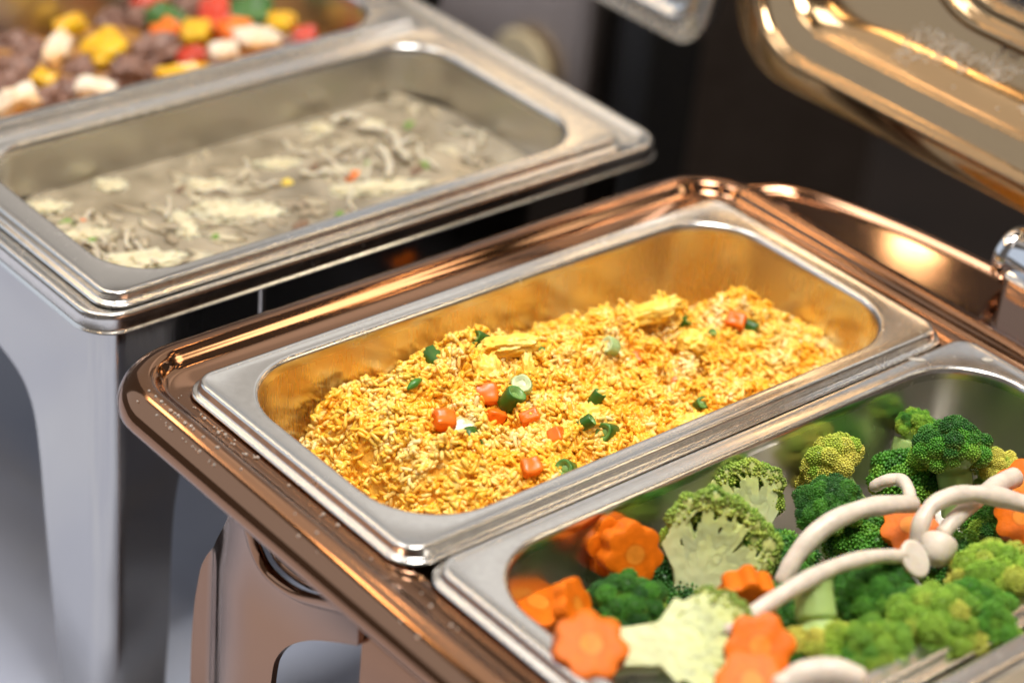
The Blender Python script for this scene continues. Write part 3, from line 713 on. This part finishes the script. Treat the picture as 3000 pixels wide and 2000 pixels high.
def broccoli(loc, axis, face, size, stem_len, stem_r, cut, tint, seed, label, spread=1.0, flat=1.0, hidden=False):
    """axis: stalk to crown; face: side turned to the viewer; cut: offset of a knife cut on that side or None; tint 0 dark .. 1 yellow"""
    rs = random.Random(seed); rn = np.random.default_rng(seed)
    Rc = size * .5
    cz = 0.0
    parts = []; lobes = []
    base = Vector((0, 0, -stem_len))
    n1 = 7 if cut is None else 9
    fork = Vector((0, 0, -Rc * (.55 if cut is None else .72)))
    parts.append(tube([base, base * .6 + fork * .4, fork], [stem_r * 1.05, stem_r * .95, stem_r * 1.05], 12))
    gold = math.pi * (3 - math.sqrt(5))
    NL = 44
    maxp = 1.9 * spread
    for i in range(NL):
        cp = 1 - (i + .5) / NL * (1 - math.cos(maxp)); sp = math.sqrt(max(0, 1 - cp * cp)); th = i * gold + rs.uniform(-.2, .2)
        d = Vector((sp * math.cos(th), sp * math.sin(th) , cp * .82 * flat + .0)) * rs.uniform(.78, 1.08)
        tip = d * Rc * .80
        lobes.append((tip, Rc * rs.uniform(.19, .29), d.normalized(), cp))
        # branch from the fork to the tip
        midp = fork * .45 + tip * .42
        parts.append(tube([fork - Vector((0, 0, Rc * .15)), midp, tip * .96], [stem_r * .5, stem_r * (.36 if cut is None else .3), stem_r * (.26 if cut is None else .24)], 7))
    if cut is not None:
        lobes = [q for q in lobes if q[0].y > cut + q[1] * .75]
        for k, a0 in enumerate((-68, -25, 16, 60)):
            a = math.radians(a0 + rs.uniform(-7, 7)); yy = cut + Rc * .02
            L1 = Rc * rs.uniform(.72, .90); p1 = fork + Vector((math.sin(a) * L1, yy - fork.y, (math.cos(a) * .75 + .22) * L1))
            parts.append(tube([fork - Vector((0, 0, Rc * .3)), fork * .5 + p1 * .5 - Vector((0, 0, Rc * .06)), p1], [stem_r * .5, stem_r * .34, stem_r * .28], 8))
            for b in (-.30, -.10, .10, .30):
                a2 = a * .95 + b + rs.uniform(-.05, .05); tip = Vector((math.sin(a2) * Rc * rs.uniform(.80, .95), yy, math.cos(a2) * Rc * .85 * rs.uniform(.86, 1.02)))
                parts.append(tube([p1 - (p1 - fork) * .25, p1 * .5 + tip * .5, tip * .97], [stem_r * .20, stem_r * .13, stem_r * .10], 7))
                lobes.append((tip + Vector((0, Rc * .10, 0)), Rc * rs.uniform(.15, .21), Vector((math.sin(a2), .1, math.cos(a2))).normalized(), .3))
    V, F = merge(parts)
    st = remesh_cut(V, F, max(.00055, size * (.022 if cut is None else .015)), cut, 3)
    co = np.zeros(len(st.vertices) * 3); st.vertices.foreach_get('co', co); co = co.reshape(-1, 3)
    t = np.clip((co[:, 2] + Rc * .5) / (Rc * 1.1), 0, 1)[:, None]; core = np.clip(1 - np.hypot(co[:, 0], co[:, 1])[:, None] / (stem_r * 1.1), 0, 1)
    A = np.array((.50, .60, .26)) if cut is None else np.array((.62, .66, .36)); B = np.array((.55, .60, .20)); SK = np.array((.34, .49, .15))
    if cut is not None:
        on = (co[:, 1] < cut + 7e-4)[:, None]; colr = np.where(on, A * (1 - t) + B * t, (A * .55 + SK * .45) * (1 - t) + B * t)
    else: colr = (SK * (1 - core) + A * core) * (1 - t) + B * t
    set_col(st, colr)
    root = empty('broccoli_floret'); tag(root, label, 'broccoli', 'broccoli florets')
    link('stalk', st, M['stalk'], root)
    buds = []; cores = []
    for tip, rl_, d, cp in lobes:
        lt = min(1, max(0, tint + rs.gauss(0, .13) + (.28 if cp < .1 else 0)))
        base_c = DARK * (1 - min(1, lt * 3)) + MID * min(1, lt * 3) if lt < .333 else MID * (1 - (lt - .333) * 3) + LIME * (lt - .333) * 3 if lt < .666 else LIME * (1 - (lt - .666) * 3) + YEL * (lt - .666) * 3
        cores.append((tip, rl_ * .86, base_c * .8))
        NB = 70 if hidden else int(2600 * (rl_ / Rc) ** 2)
        for j in range(NB):
            q = 1 - (j + .5) / NB * 1.75; s = math.sqrt(max(0, 1 - q * q)); th = j * gold
            n = Vector((s * math.cos(th), s * math.sin(th), q)); n = (d.to_track_quat('Z', 'Y') @ n)
            pos = tip + n * rl_ * (rs.uniform(.93, 1.05) + .16 * noise.noise(n * 2.6 + tip * 300))
            if cut is not None and pos.y < cut - .0004: continue
            if pos.length < Rc * .55 and cp > .3: continue
            br = Rc * rs.uniform(.026, .048) * (1.4 if hidden else 1)
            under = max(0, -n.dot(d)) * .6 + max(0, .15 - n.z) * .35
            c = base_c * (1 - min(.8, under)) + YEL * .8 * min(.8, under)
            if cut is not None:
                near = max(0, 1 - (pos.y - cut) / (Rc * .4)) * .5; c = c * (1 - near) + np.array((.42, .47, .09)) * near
            buds.append((pos, br, np.clip(c * rs.uniform(.82, 1.18), 0, 1)))
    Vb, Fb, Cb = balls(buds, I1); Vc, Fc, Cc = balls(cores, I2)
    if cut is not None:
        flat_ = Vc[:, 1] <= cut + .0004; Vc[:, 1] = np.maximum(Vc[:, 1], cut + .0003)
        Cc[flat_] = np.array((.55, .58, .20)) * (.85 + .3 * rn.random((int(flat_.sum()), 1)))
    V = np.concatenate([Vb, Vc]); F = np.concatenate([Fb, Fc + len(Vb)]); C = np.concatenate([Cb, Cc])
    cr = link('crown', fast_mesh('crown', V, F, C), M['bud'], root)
    z = axis.normalized(); y = -(face - z * face.dot(z)).normalized(); x = y.cross(z)
    Mx = Matrix((x, y, z)).transposed().to_4x4(); Mx.translation = loc; root.matrix_world = Mx
    return root
TOC = iv(0, 0, 1)
BR = [  # u, v, z, axis(right,up,near), face, size, stem_len, stem_r, cut, tint, label
 (1712, 1160, -.020, (-.25, .95, .05), (.1, .1, 1), .040, .030, .0070, -.002, .42, 'halved broccoli floret with yellowish crown beside the dark domed floret'),
 (1905, 1165, -.014, (-.15, .75, .65), (0, -.3, 1), .031, .026, .0065, None, .08, 'dark green domed broccoli floret behind the long mushroom stem'),
 (1640, 1262, -.014, (.45, .88, .1), (0, .1, 1), .050, .038, .0085, -.003, .38, 'large halved broccoli floret with a long pale stalk beside the stacked carrot flowers'),
 (1610, 1480, -.004, (.95, .10, .2), (-.1, .55, .85), .046, .036, .0098, -.004, .22, 'halved broccoli floret with thick pale stalk beside the front carrot flowers'),
 (1440, 1400, -.024, (-.2, .8, .5), (0, 0, 1), .034, .022, .0060, None, .10, 'small dark broccoli floret tucked behind the front carrot flowers'),
 (1905, 1072, -.024, (-.55, .80, .1), (.1, .1, 1), .033, .022, .0060, None, .86, 'yellow broccoli floret at the back wall of the vegetable pan'),
 (2105, 985, -.022, (.30, .95, .05), (-.3, 0, 1), .022, .034, .0085, None, .42, 'small upright broccoli floret with a wide cut stalk end at the back'),
 (2185, 1035, -.012, (-.15, .98, .15), (0, -.2, 1), .035, .030, .0080, None, .10, 'tall dark green broccoli floret by the back right of the pan'),
 (2285, 1085, -.022, (.5, .8, .1), (0, 0, 1), .026, .022, .0060, None, .92, 'pale yellow ragged broccoli floret right of the tall dark one'),
 (2010, 1372, -.012, (-.25, .7, .65), (.3, -.2, 1), .036, .026, .0070, None, .20, 'mid green broccoli floret under the mushroom with the disc cap'),
 (2150, 1440, -.004, (-.1, .75, .65), (.1, 0, 1), .040, .028, .0075, None, .60, 'lime green broccoli floret by the front rim'),
 (2290, 1335, -.006, (.1, .85, .5), (0, 0, 1), .040, .028, .0075, None, .72, 'large yellow green broccoli floret at the right end by the front rim'),
 (1880, 1478, -.012, (.05, -.80, .20), (-.1, .3, 1), .036, .027, .0082, None, .66, 'upside down broccoli floret with its cut stalk end pointing up'),
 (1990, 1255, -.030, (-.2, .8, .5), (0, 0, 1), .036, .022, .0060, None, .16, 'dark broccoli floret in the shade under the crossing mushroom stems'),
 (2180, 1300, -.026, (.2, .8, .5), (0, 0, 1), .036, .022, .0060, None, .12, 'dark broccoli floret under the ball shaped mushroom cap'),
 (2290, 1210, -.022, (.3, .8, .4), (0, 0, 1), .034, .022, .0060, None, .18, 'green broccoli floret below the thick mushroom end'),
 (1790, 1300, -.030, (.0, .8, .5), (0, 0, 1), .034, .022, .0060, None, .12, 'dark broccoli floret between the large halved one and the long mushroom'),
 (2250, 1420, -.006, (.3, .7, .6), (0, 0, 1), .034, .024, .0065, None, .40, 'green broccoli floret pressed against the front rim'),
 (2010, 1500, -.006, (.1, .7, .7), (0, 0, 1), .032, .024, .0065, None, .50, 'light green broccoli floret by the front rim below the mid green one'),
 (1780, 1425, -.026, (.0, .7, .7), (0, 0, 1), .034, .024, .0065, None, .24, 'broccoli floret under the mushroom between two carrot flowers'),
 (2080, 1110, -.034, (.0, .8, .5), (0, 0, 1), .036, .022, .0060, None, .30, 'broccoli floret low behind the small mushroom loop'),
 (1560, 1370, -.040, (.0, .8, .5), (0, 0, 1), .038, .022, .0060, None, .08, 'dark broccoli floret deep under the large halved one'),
]
for i, (u, v_, z, ax, fa, size, sl, srad, cut, tint, lab) in enumerate(BR):
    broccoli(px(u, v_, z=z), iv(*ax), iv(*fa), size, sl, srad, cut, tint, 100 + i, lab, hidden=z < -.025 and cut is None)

def flower_mesh(R, th, seed, petals=6):
    k = 72; rings = []; C = []
    OR = np.array((.72, .150, .003)); IN = np.array((.74, .235, .02)); SK = np.array((.76, .165, .004))
    def prof_r(t): 
        return R * (1 - .17 * abs(math.cos(petals * t / 2 + seed)) ** 3.0 + .05 * noise.noise(Vector((math.cos(t) * 1.5, math.sin(t) * 1.5, seed)))) 
    for q, z, c in ((.0, .5, IN), (.30, .5, IN), (.36, .502, OR * .8), (.40, .5, OR), (.7, .5, OR), (.93, .5, OR), (.985, .47, SK), (1.0, .40, SK), (1.0, 0, OR), (1.0, -.40, OR), (.985, -.47, OR), (.93, -.5, OR), (.4, -.5, OR), (.0, -.5, IN)):
        rings.append([(prof_r(t) * q * math.cos(t) if q > .5 else R * .92 * q * math.cos(t), prof_r(t) * q * math.sin(t) if q > .5 else R * .92 * q * math.sin(t), z * th + .0004 * noise.noise(Vector((math.cos(t) * q * 2, math.sin(t) * q * 2, seed)))) for t in [2 * math.pi * j / k for j in range(k)]]); C += [c] * k
    v, f = loft(list(reversed(rings))); me = mesh('carrot_flower', v, f, sharp=45); set_col(me, np.array(list(reversed(C)))); return me
for i, (u, v_, z, nrm, R, th, lab) in enumerate([
    (1447, 1268, -.012, (.35, -.10, .9), .0135, .011, 'front one of two stacked upright carrot flowers by the back wall'),
    (1408, 1254, -.018, (.35, -.10, .9), .0135, .009, 'rear one of two stacked upright carrot flowers by the back wall'),
    (1715, 1370, -.004, (.1, -.55, .8), .0120, .012, 'carrot flower slice leaning against the large halved broccoli'),
    (1742, 1488, .001, (.05, .35, .93), .0138, .011, 'carrot flower slice facing the viewer with a pale round core'),
    (1352, 1492, .001, (.15, .55, .8), .0150, .011, 'large carrot flower slice beside the left front rim'),
    (1314, 1392, -.008, (.85, .25, .45), .0120, .006, 'carrot slice on edge behind the large left one'),
    (2090, 1212, -.012, (-.2, .5, .8), .0130, .007, 'carrot flower slice under the crossing mushroom stems'),
    (2350, 1122, -.010, (-.4, .4, .8), .0130, .007, 'carrot slice by the thick mushroom end at the right'),
    (2352, 1190, -.006, (-.4, .4, .8), .0130, .007, 'carrot slice below the arched mushroom stem at the right'),
    (1725, 1572, .001, (.0, .55, .8), .0140, .008, 'carrot flower slice cut off by the bottom near the front rim'),
    (1232, 1395, -.030, (.2, .8, .5), .0150, .007, 'dark carrot flower slice deep in the left corner of the pan')]):
    o = put('carrot_flower', flower_mesh(R, th, i * 1.3, 6 if i % 2 else 7), M['carrot_flower'], px(u, v_, z=z), iv(*nrm), iv(1, .3 * ri.uniform(-1, 1), 0)); tag(o, lab, 'carrot', 'flower cut carrot slices')

def mushroom(pts, rads, lab, cap=None):
    P = spline([px(u, v_, z=z) for u, v_, z in pts], 7); n = len(P)
    rd_ = [lerp_table(i / (n - 1) * (len(rads) - 1), list(enumerate(rads))) * (1 + .16 * noise.noise(Vector((i * .22, pts[0][0], 0))) + .05 * noise.noise(Vector((i * .9, pts[0][0], 5)))) for i in range(n)]
    P = [P[0] + (P[0] - P[1]).normalized() * rd_[0] * .5] + P + [P[-1] + (P[-1] - P[-2]).normalized() * rd_[-1] * .5]; rd_ = [rd_[0] * .6] + rd_ + [rd_[-1] * .6]
    root = empty('mushroom', P[0]); tag(root, lab, 'mushroom', 'white mushrooms on the broccoli')
    v, f = tube(P, rd_, 14); me = mesh('stem', v, f); cl = []
    for i in range(len(P)):
        t = i / (len(P) - 1); e = max(0, 1 - min(t, 1 - t) * 9)
        for j in range(14):
            w_ = .5 + .5 * noise.noise(Vector((i * .12, j * .9, pts[0][0]))); c_ = np.array((.72, .63, .535)) * (.90 + .12 * w_)
            cl.append(c_ * (1 - .5 * e) + np.array((.60, .46, .34)) * .5 * e)
    cl += [np.array((.74, .63, .5))] * 2; set_col(me, np.array(cl))
    o = link('stem', me, M['stem'], root); o.matrix_parent_inverse = Matrix.Translation(-P[0])
    if cap:
        u, v_, z, R, H, nrm, gill = cap
        c = px(u, v_, z=z)
        rings = []
        for q, h in ((.30, -.10), (.55, -.06), (.82, -.10), (.96, -.06), (1.0, .06), (.97, .25), (.86, .55), (.64, .82), (.36, .96), (.1, 1.0)):
            rings.append([(R * q * math.cos(t), R * q * math.sin(t), h * H) for t in [2 * math.pi * j / 24 for j in range(24)]])
        v, f = loft(rings, cap_end=True, cap_start=True)
        o = link('cap', mesh('cap', v, f), M['mushroom'], root); Mx = frame_matrix(nrm, (1, .2, .1)); Mx.translation = c; o.matrix_world = Mx; 
        o.matrix_parent_inverse = Matrix.Translation(-P[0])
mushroom([(1796, 1335, -.012), (1835, 1268, -.002), (1895, 1208, .006), (1975, 1170, .009), (2050, 1158, .008), (2098, 1158, .004)], [.0036, .0042, .0043, .0041, .0040, .0038], 'long white mushroom stem arching past the dark domed broccoli')
mushroom([(1670, 1450, .002), (1740, 1402, .006), (1830, 1345, .010), (1920, 1300, .012), (2010, 1278, .010), (2075, 1278, .006)], [.0032, .0036, .0036, .0034, .0031, .0030], 'long white mushroom stem ending in a flat disc cap',
         (2104, 1282, .005, .0082, .005, iv(-.6, -.35, -.65), True))
mushroom([(2108, 1248, -.002), (2116, 1200, .006), (2145, 1158, .011), (2200, 1136, .013), (2270, 1136, .012), (2365, 1160, .008)], [.0038, .0037, .0036, .0038, .0041, .0041], 'white mushroom stem arching over the others with a torn end')
mushroom([(2165, 1225, .000), (2195, 1190, .003), (2240, 1150, .003), (2290, 1115, .002), (2330, 1096, .000)], [.0034, .0034, .0038, .0044, .0046], 'white mushroom with a ball shaped cap and thick end',
         (2158, 1246, .001, .0078, .0110, iv(-.35, -.75, .55), False))
mushroom([(2006, 1118, -.016), (2035, 1104, -.011), (2068, 1102, -.009), (2086, 1122, -.008), (2092, 1156, -.008)], [.0026, .0029, .0030, .0029, .0028], 'small looped white mushroom stem behind the long one')
mushroom([(1790, 1575, .004), (1850, 1548, .008), (1920, 1542, .010), (1975, 1560, .008)], [.0045, .0055, .0055, .0045], 'white mushroom stem at the bottom by the front rim')

for u, v_, sx_, sy_, lab in ((2107, 826, .0042, .0016, 'oblong water drop on the flange at the far end of the broccoli pan'), (2268, 826, .0030, .0018, 'flat round water drop on the flange at the back right of the broccoli pan'), (2128, 795, .0012, .0010, 'tiny speck of water on the broccoli pan flange beside the pan joint')):
    bm = bmesh.new(); bmesh.ops.create_icosphere(bm, subdivisions=3, radius=1)
    for v in bm.verts: v.co = Vector((v.co.x * sx_, v.co.y * sy_, max(0, v.co.z) * .0009))
    me = bpy.data.meshes.new('water_drop'); bm.to_mesh(me); bm.free(); me.shade_smooth()
    o = put('water_drop', me, M['water'], px(u, v_, z=-.0003), (0, 0, 1), RIGHT); tag(o, lab, 'water drop')

# ------------------------------------------------------------------ soup
SZ = -.031
def wrapz(o): o.rotation_euler.z = RZ; o.location = ST; return o
vv = []; nn = 40
def soup_z(x, y): return SZ + .0012 * noise.noise(Vector((x * 40, y * 40, 0))) + .0008 * noise.noise(Vector((x * 110, y * 110, 4)))
ringp = rr(-W2 + .0115, .0195, -.0115, L2 - .0195, .042, 10)
cx_, cy_ = -W2 / 2, L2 / 2
rings = [[(cx_ + (a - cx_) * q, cy_ + (b - cy_) * q, soup_z(cx_ + (a - cx_) * q, cy_ + (b - cy_) * q)) for a, b in ringp] for q in [1 - i / 26 for i in range(26)]]
def dens(ring_):
    return ring_
v, f = loft(rings, cap_end=True); soup = wrapz(link('soup', mesh('soup', v, f), M['soup'])); tag(soup, 'thick beige egg drop soup filling the middle steel pan', 'soup')
rsh = random.Random(77); SV = []; SF = []
for i in range(330):
    x = -W2 + .018 + rsh.random() * (W2 - .036); y = .03 + rsh.random() * (L2 - .06)
    if noise.noise(Vector((x * 25, y * 25, 6))) < -.12: continue
    bm = bmesh.new(); bmesh.ops.create_icosphere(bm, subdivisions=2, radius=1); sd = rsh.uniform(0, 99); a = rsh.uniform(0, 6.28); lx = rsh.uniform(.003, .011); ly = rsh.uniform(.0012, .004); o0 = len(SV)
    for v in bm.verts:
        r = 1 + .6 * noise.noise(v.co * 1.8 + Vector((sd, 0, 0))); px_, py_, pz_ = v.co.x * lx * r, v.co.y * ly * r + .25 * lx * v.co.x ** 2 * math.sin(sd), v.co.z * .0012
        SV.append((x + px_ * math.cos(a) - py_ * math.sin(a), y + px_ * math.sin(a) + py_ * math.cos(a), soup_z(x, y) + .0003 + pz_))
    SF += [tuple(o0 + q.index for q in fa.verts) for fa in bm.faces]; bm.free()
o = wrapz(link('egg_shreds', mesh('egg_shreds', SV, SF), M['shred'])); tag(o, 'mass of tiny egg and mushroom shreds floating through the soup', 'shreds', kind='stuff')
def rib_blob(u, v_, sx, sy, seed, mat, name, lab, cat, grp, h=.004, rot=0.3, nz=.55):
    o = put(name, superblob(sx * .85, sy, h, 2.2, seed, nz * 1.2, 12, 4.4), mat, px(u, v_, z=SZ - .0002), (0.05, .03, 1), Vector((math.sin(rot), math.cos(rot), 0))); tag(o, lab, cat, grp); return o
for i, (u, v_, sx, sy, rot) in enumerate([(560, 492, .052, .017, -.15), (425, 520, .014, .026, .4), (500, 478, .030, .012, .2), (890, 432, .050, .014, -.2), (800, 440, .02, .012, .3), (465, 430, .030, .012, -.5), (110, 480, .024, .012, .2), (255, 430, .02, .012, .6), (330, 600, .05, .016, .1), (200, 545, .03, .012, .3), (740, 300, .02, .012, .2), (640, 380, .03, .01, .4), (850, 290, .018, .01, 0)]):
    rib_blob(u, v_, sx, sy, i * 1.7, M['soup_egg'], 'egg_ribbon', ['largest cream egg ribbon cluster in the middle of the soup', 'ragged egg lump at the left end of the large egg cluster'][i] if i < 2 else 'long egg ribbon near the right front of the soup' if i == 3 else 'small pale egg ribbon floating in the beige soup', 'egg', 'egg ribbons in the soup', .0045)
rsn = random.Random(3)
def soup_pt(u, v_): return px(u, v_, z=SZ + .0015)
for i in range(26):
    u = rsn.uniform(150, 1120); t = (u - 150) / 970; v_ = rsn.uniform(500 - 250 * t, 610 - 250 * t)
    a = rsn.uniform(0, 6.28); c = soup_pt(u, v_); L = rsn.uniform(.010, .028); P = []; kk = rsn.uniform(-70, 70)
    for j in range(9):
        P.append(c.copy() + Vector((0, 0, .001 * math.sin(j)))); c += Vector((math.cos(a), math.sin(a), 0)) * L / 8; a += kk * L / 8
    if not all(px_in for px_in in [(-.232 < q.x < -.092 and .03 < q.y < .31) for q in P]): continue
    v, f = tube(spline(P, 2), [.0011] * 17, 7); o = link('noodle', mesh('noodle', v, f), M['noodle']); tag(o, 'thin white noodle strand in the beige soup', 'noodle', 'noodle strands in the soup')
for P in ([(868, 345), (885, 365), (895, 390), (890, 415)], [(820, 300), (870, 305), (905, 320), (915, 345)], [(760, 290), (790, 275), (830, 280)], [(905, 345), (925, 360), (935, 375)]):
    Q = spline([soup_pt(a, b) + Vector((0, 0, .002)) for a, b in P], 5); v, f = tube(Q, [.0022] * len(Q), 8); o = link('noodle', mesh('noodle', v, f), M['noodle']); tag(o, 'thick white curved strand on the right half of the soup', 'noodle', 'thick strands in the soup')
for u, v_, sx, sy, mt_, name, lab in [(812, 405, .016, .005, 'carrot', 'carrot_strip', 'blurred orange carrot strip right of the middle of the soup'), (190, 512, .004, .004, 'carrot', 'carrot_strip', 'tiny orange carrot bit at the left of the soup'), (780, 495, .007, .004, 'scallion', 'scallion_bit', 'green scallion bit near the front rim of the soup'), (975, 382, .008, .006, 'scallion', 'scallion_bit', 'green scallion bit at the right of the soup beside a brown strip'),
        (960, 392, .018, .005, 'brown_bit', 'mushroom_strip', 'brown mushroom strip under the right scallion bit'), (420, 435, .016, .005, 'brown_bit', 'mushroom_strip', 'brown mushroom strip left of the middle of the soup'), (690, 520, .016, .006, 'brown_bit', 'mushroom_strip', 'brown mushroom strip near the front rim of the soup'), (720, 390, .014, .004, 'brown_bit', 'mushroom_strip', 'brown mushroom strip in the middle of the soup'),
        (660, 422, .007, .006, 'corn', 'corn_kernel', 'single yellow corn kernel in the soup'), (155, 515, .009, .008, 'scallion', 'scallion_bit', 'large dull green bit at the left of the soup'), (212, 557, .008, .005, 'scallion', 'scallion_bit', 'green bit near the left front corner of the soup'), (845, 380, .007, .005, 'scallion', 'scallion_bit', 'green bit above the orange strip in the soup'), (940, 290, .010, .005, 'scallion', 'scallion_bit', 'green bit at the far right of the soup'), (495, 548, .007, .004, 'scallion', 'scallion_bit', 'green bit in front of the large egg cluster')]:
    rib_blob(u, v_, sx, sy, u * .01, M[mt_], name, lab, name.replace('_', ' '), None, .0045, -.4, .2)

# ------------------------------------------------------------------ beef and pepper stir fry
MZ = -.040
ringp = rr(-2 * W2 - .010 + .012, .02, -W2 - .010 - .012, L2 - .02, .042, 10); cx_ = -1.5 * W2 - .010
rings = [[(cx_ + (a - cx_) * q, cy_ + (b - cy_) * q, MZ + .003 + .004 * noise.noise(Vector((a * q * 30, b * q * 30, 1)))) for a, b in ringp] for q in (1, .9, .75, .6, .45, .3, .15)]
v, f = loft(rings, cap_end=True); o = wrapz(link('brown_sauce', mesh('brown_sauce', v, f), M['sauce'])); tag(o, 'brown sauce under the beef and pepper stir fry', 'sauce')
CH = [(240, 112, .022, .022, .010, 'pepper_y', 'yellow_pepper_piece', 'big square of yellow bell pepper in the stir fry'), (133, 118, .012, .026, .012, 'onion_w', 'onion_piece', 'upright white onion piece left of the yellow pepper square'),
      (224, 212, .024, .013, .012, 'onion_w', 'onion_piece', 'white and orange onion piece by the front rim of the stir fry'), (34, 238, .026, .016, .013, 'onion_w', 'onion_piece', 'pale onion piece at the left end of the stir fry'), (588, 95, .028, .017, .013, 'onion_w', 'onion_piece', 'large pale onion piece at the right of the stir fry'), (512, 122, .018, .012, .01, 'onion_w', 'onion_piece', 'orange tinted onion piece left of the large pale one'),
      (355, 115, .026, .02, .018, 'beef', 'beef_chunk', 'large beef chunk right of the yellow pepper square'), (297, 165, .02, .016, .016, 'beef', 'beef_chunk', 'beef chunk below the yellow pepper square'), (182, 163, .016, .016, .014, 'beef', 'beef_chunk', None), (115, 232, .018, .015, .014, 'beef', 'beef_chunk', None), (155, 208, .016, .014, .014, 'beef', 'beef_chunk', None), (40, 165, .022, .018, .016, 'beef', 'beef_chunk', None), (75, 130, .020, .018, .016, 'beef', 'beef_chunk', None), (20, 200, .018, .016, .014, 'beef', 'beef_chunk', None),
      (440, 132, .016, .012, .010, 'pepper_r', 'red_pepper_piece', 'red pepper piece between the beef chunk and the orange onion'), (450, 75, .016, .016, .010, 'pepper_y', 'yellow_pepper_piece', 'yellow pepper piece beside the tall red one'), (492, 42, .018, .028, .012, 'pepper_r', 'red_pepper_piece', 'tall red bell pepper piece beside the green one'), (568, 32, .028, .022, .012, 'pepper_g', 'green_pepper_piece', 'large green bell pepper piece at the right of the stir fry'), (380, 40, .022, .016, .010, 'pepper_g', 'green_pepper_piece', 'green bell pepper piece above the large beef chunk'),
      (100, 185, .014, .011, .010, 'pepper_y', 'yellow_pepper_piece', 'small yellow pepper piece under the upright onion'), (420, 172, .03, .01, .009, 'pepper_y', 'yellow_pepper_piece', 'yellow pepper strip along the front rim of the stir fry'), (380, 72, .016, .013, .01, 'carrot', 'carrot_piece', 'orange carrot piece above the large beef chunk'), (700, 85, .014, .012, .01, 'pepper_r', 'red_pepper_piece', 'dark red pepper piece at the far right end of the stir fry'), (645, 55, .016, .013, .01, 'pepper_y', 'yellow_pepper_piece', 'yellow pepper piece right of the green bell pepper'), (160, 62, .018, .012, .01, 'pepper_y', 'yellow_pepper_piece', 'yellow pepper piece behind the upright onion'),
      (345, 5, .02, .014, .01, 'pepper_r', 'red_pepper_piece', 'red pepper piece at the back of the stir fry'), (250, 45, .02, .016, .014, 'beef', 'beef_chunk', None), (320, 50, .02, .016, .014, 'beef', 'beef_chunk', None), (60, 70, .02, .016, .014, 'beef', 'beef_chunk', None), (660, 110, .02, .014, .012, 'beef', 'beef_chunk', None), (540, 75, .02, .014, .012, 'carrot', 'carrot_piece', 'orange carrot piece between red and green peppers'), (250, 205, .016, .014, .012, 'beef', 'beef_chunk', None), (345, 175, .018, .014, .012, 'beef', 'beef_chunk', None), (20, 100, .02, .016, .014, 'beef', 'beef_chunk', None), (200, 20, .02, .016, .014, 'beef', 'beef_chunk', None), (120, 30, .02, .016, .014, 'beef', 'beef_chunk', None), (480, 170, .016, .012, .01, 'beef', 'beef_chunk', None), (770, 55, .02, .015, .012, 'beef', 'beef_chunk', None), (440, 20, .02, .015, .012, 'beef', 'beef_chunk', None)]
for i, (u, v_, sx, sy, sz_, mt_, name, lab) in enumerate(CH):
    lift = .012 if lab else .004
    hgt = 'beef' in name
    o = put(name, superblob(sx, sy, sz_, 3.0 if hgt else 4.0, i * 2.1, .45 if hgt else .34, 9, 2.4), M[mt_], px(u, v_, z=MZ + lift), iv(ri.uniform(-.3, .3), .55, .75), iv(1, ri.uniform(-.5, .5) if i else 1, 0))
    tag(o, lab or 'brown beef chunk in the pepper stir fry', name.replace('_', ' ').replace(' piece', '').replace('yellow ', '').replace('red ', '').replace('green ', ''), 'beef chunks in the stir fry' if hgt else 'vegetable pieces in the stir fry')
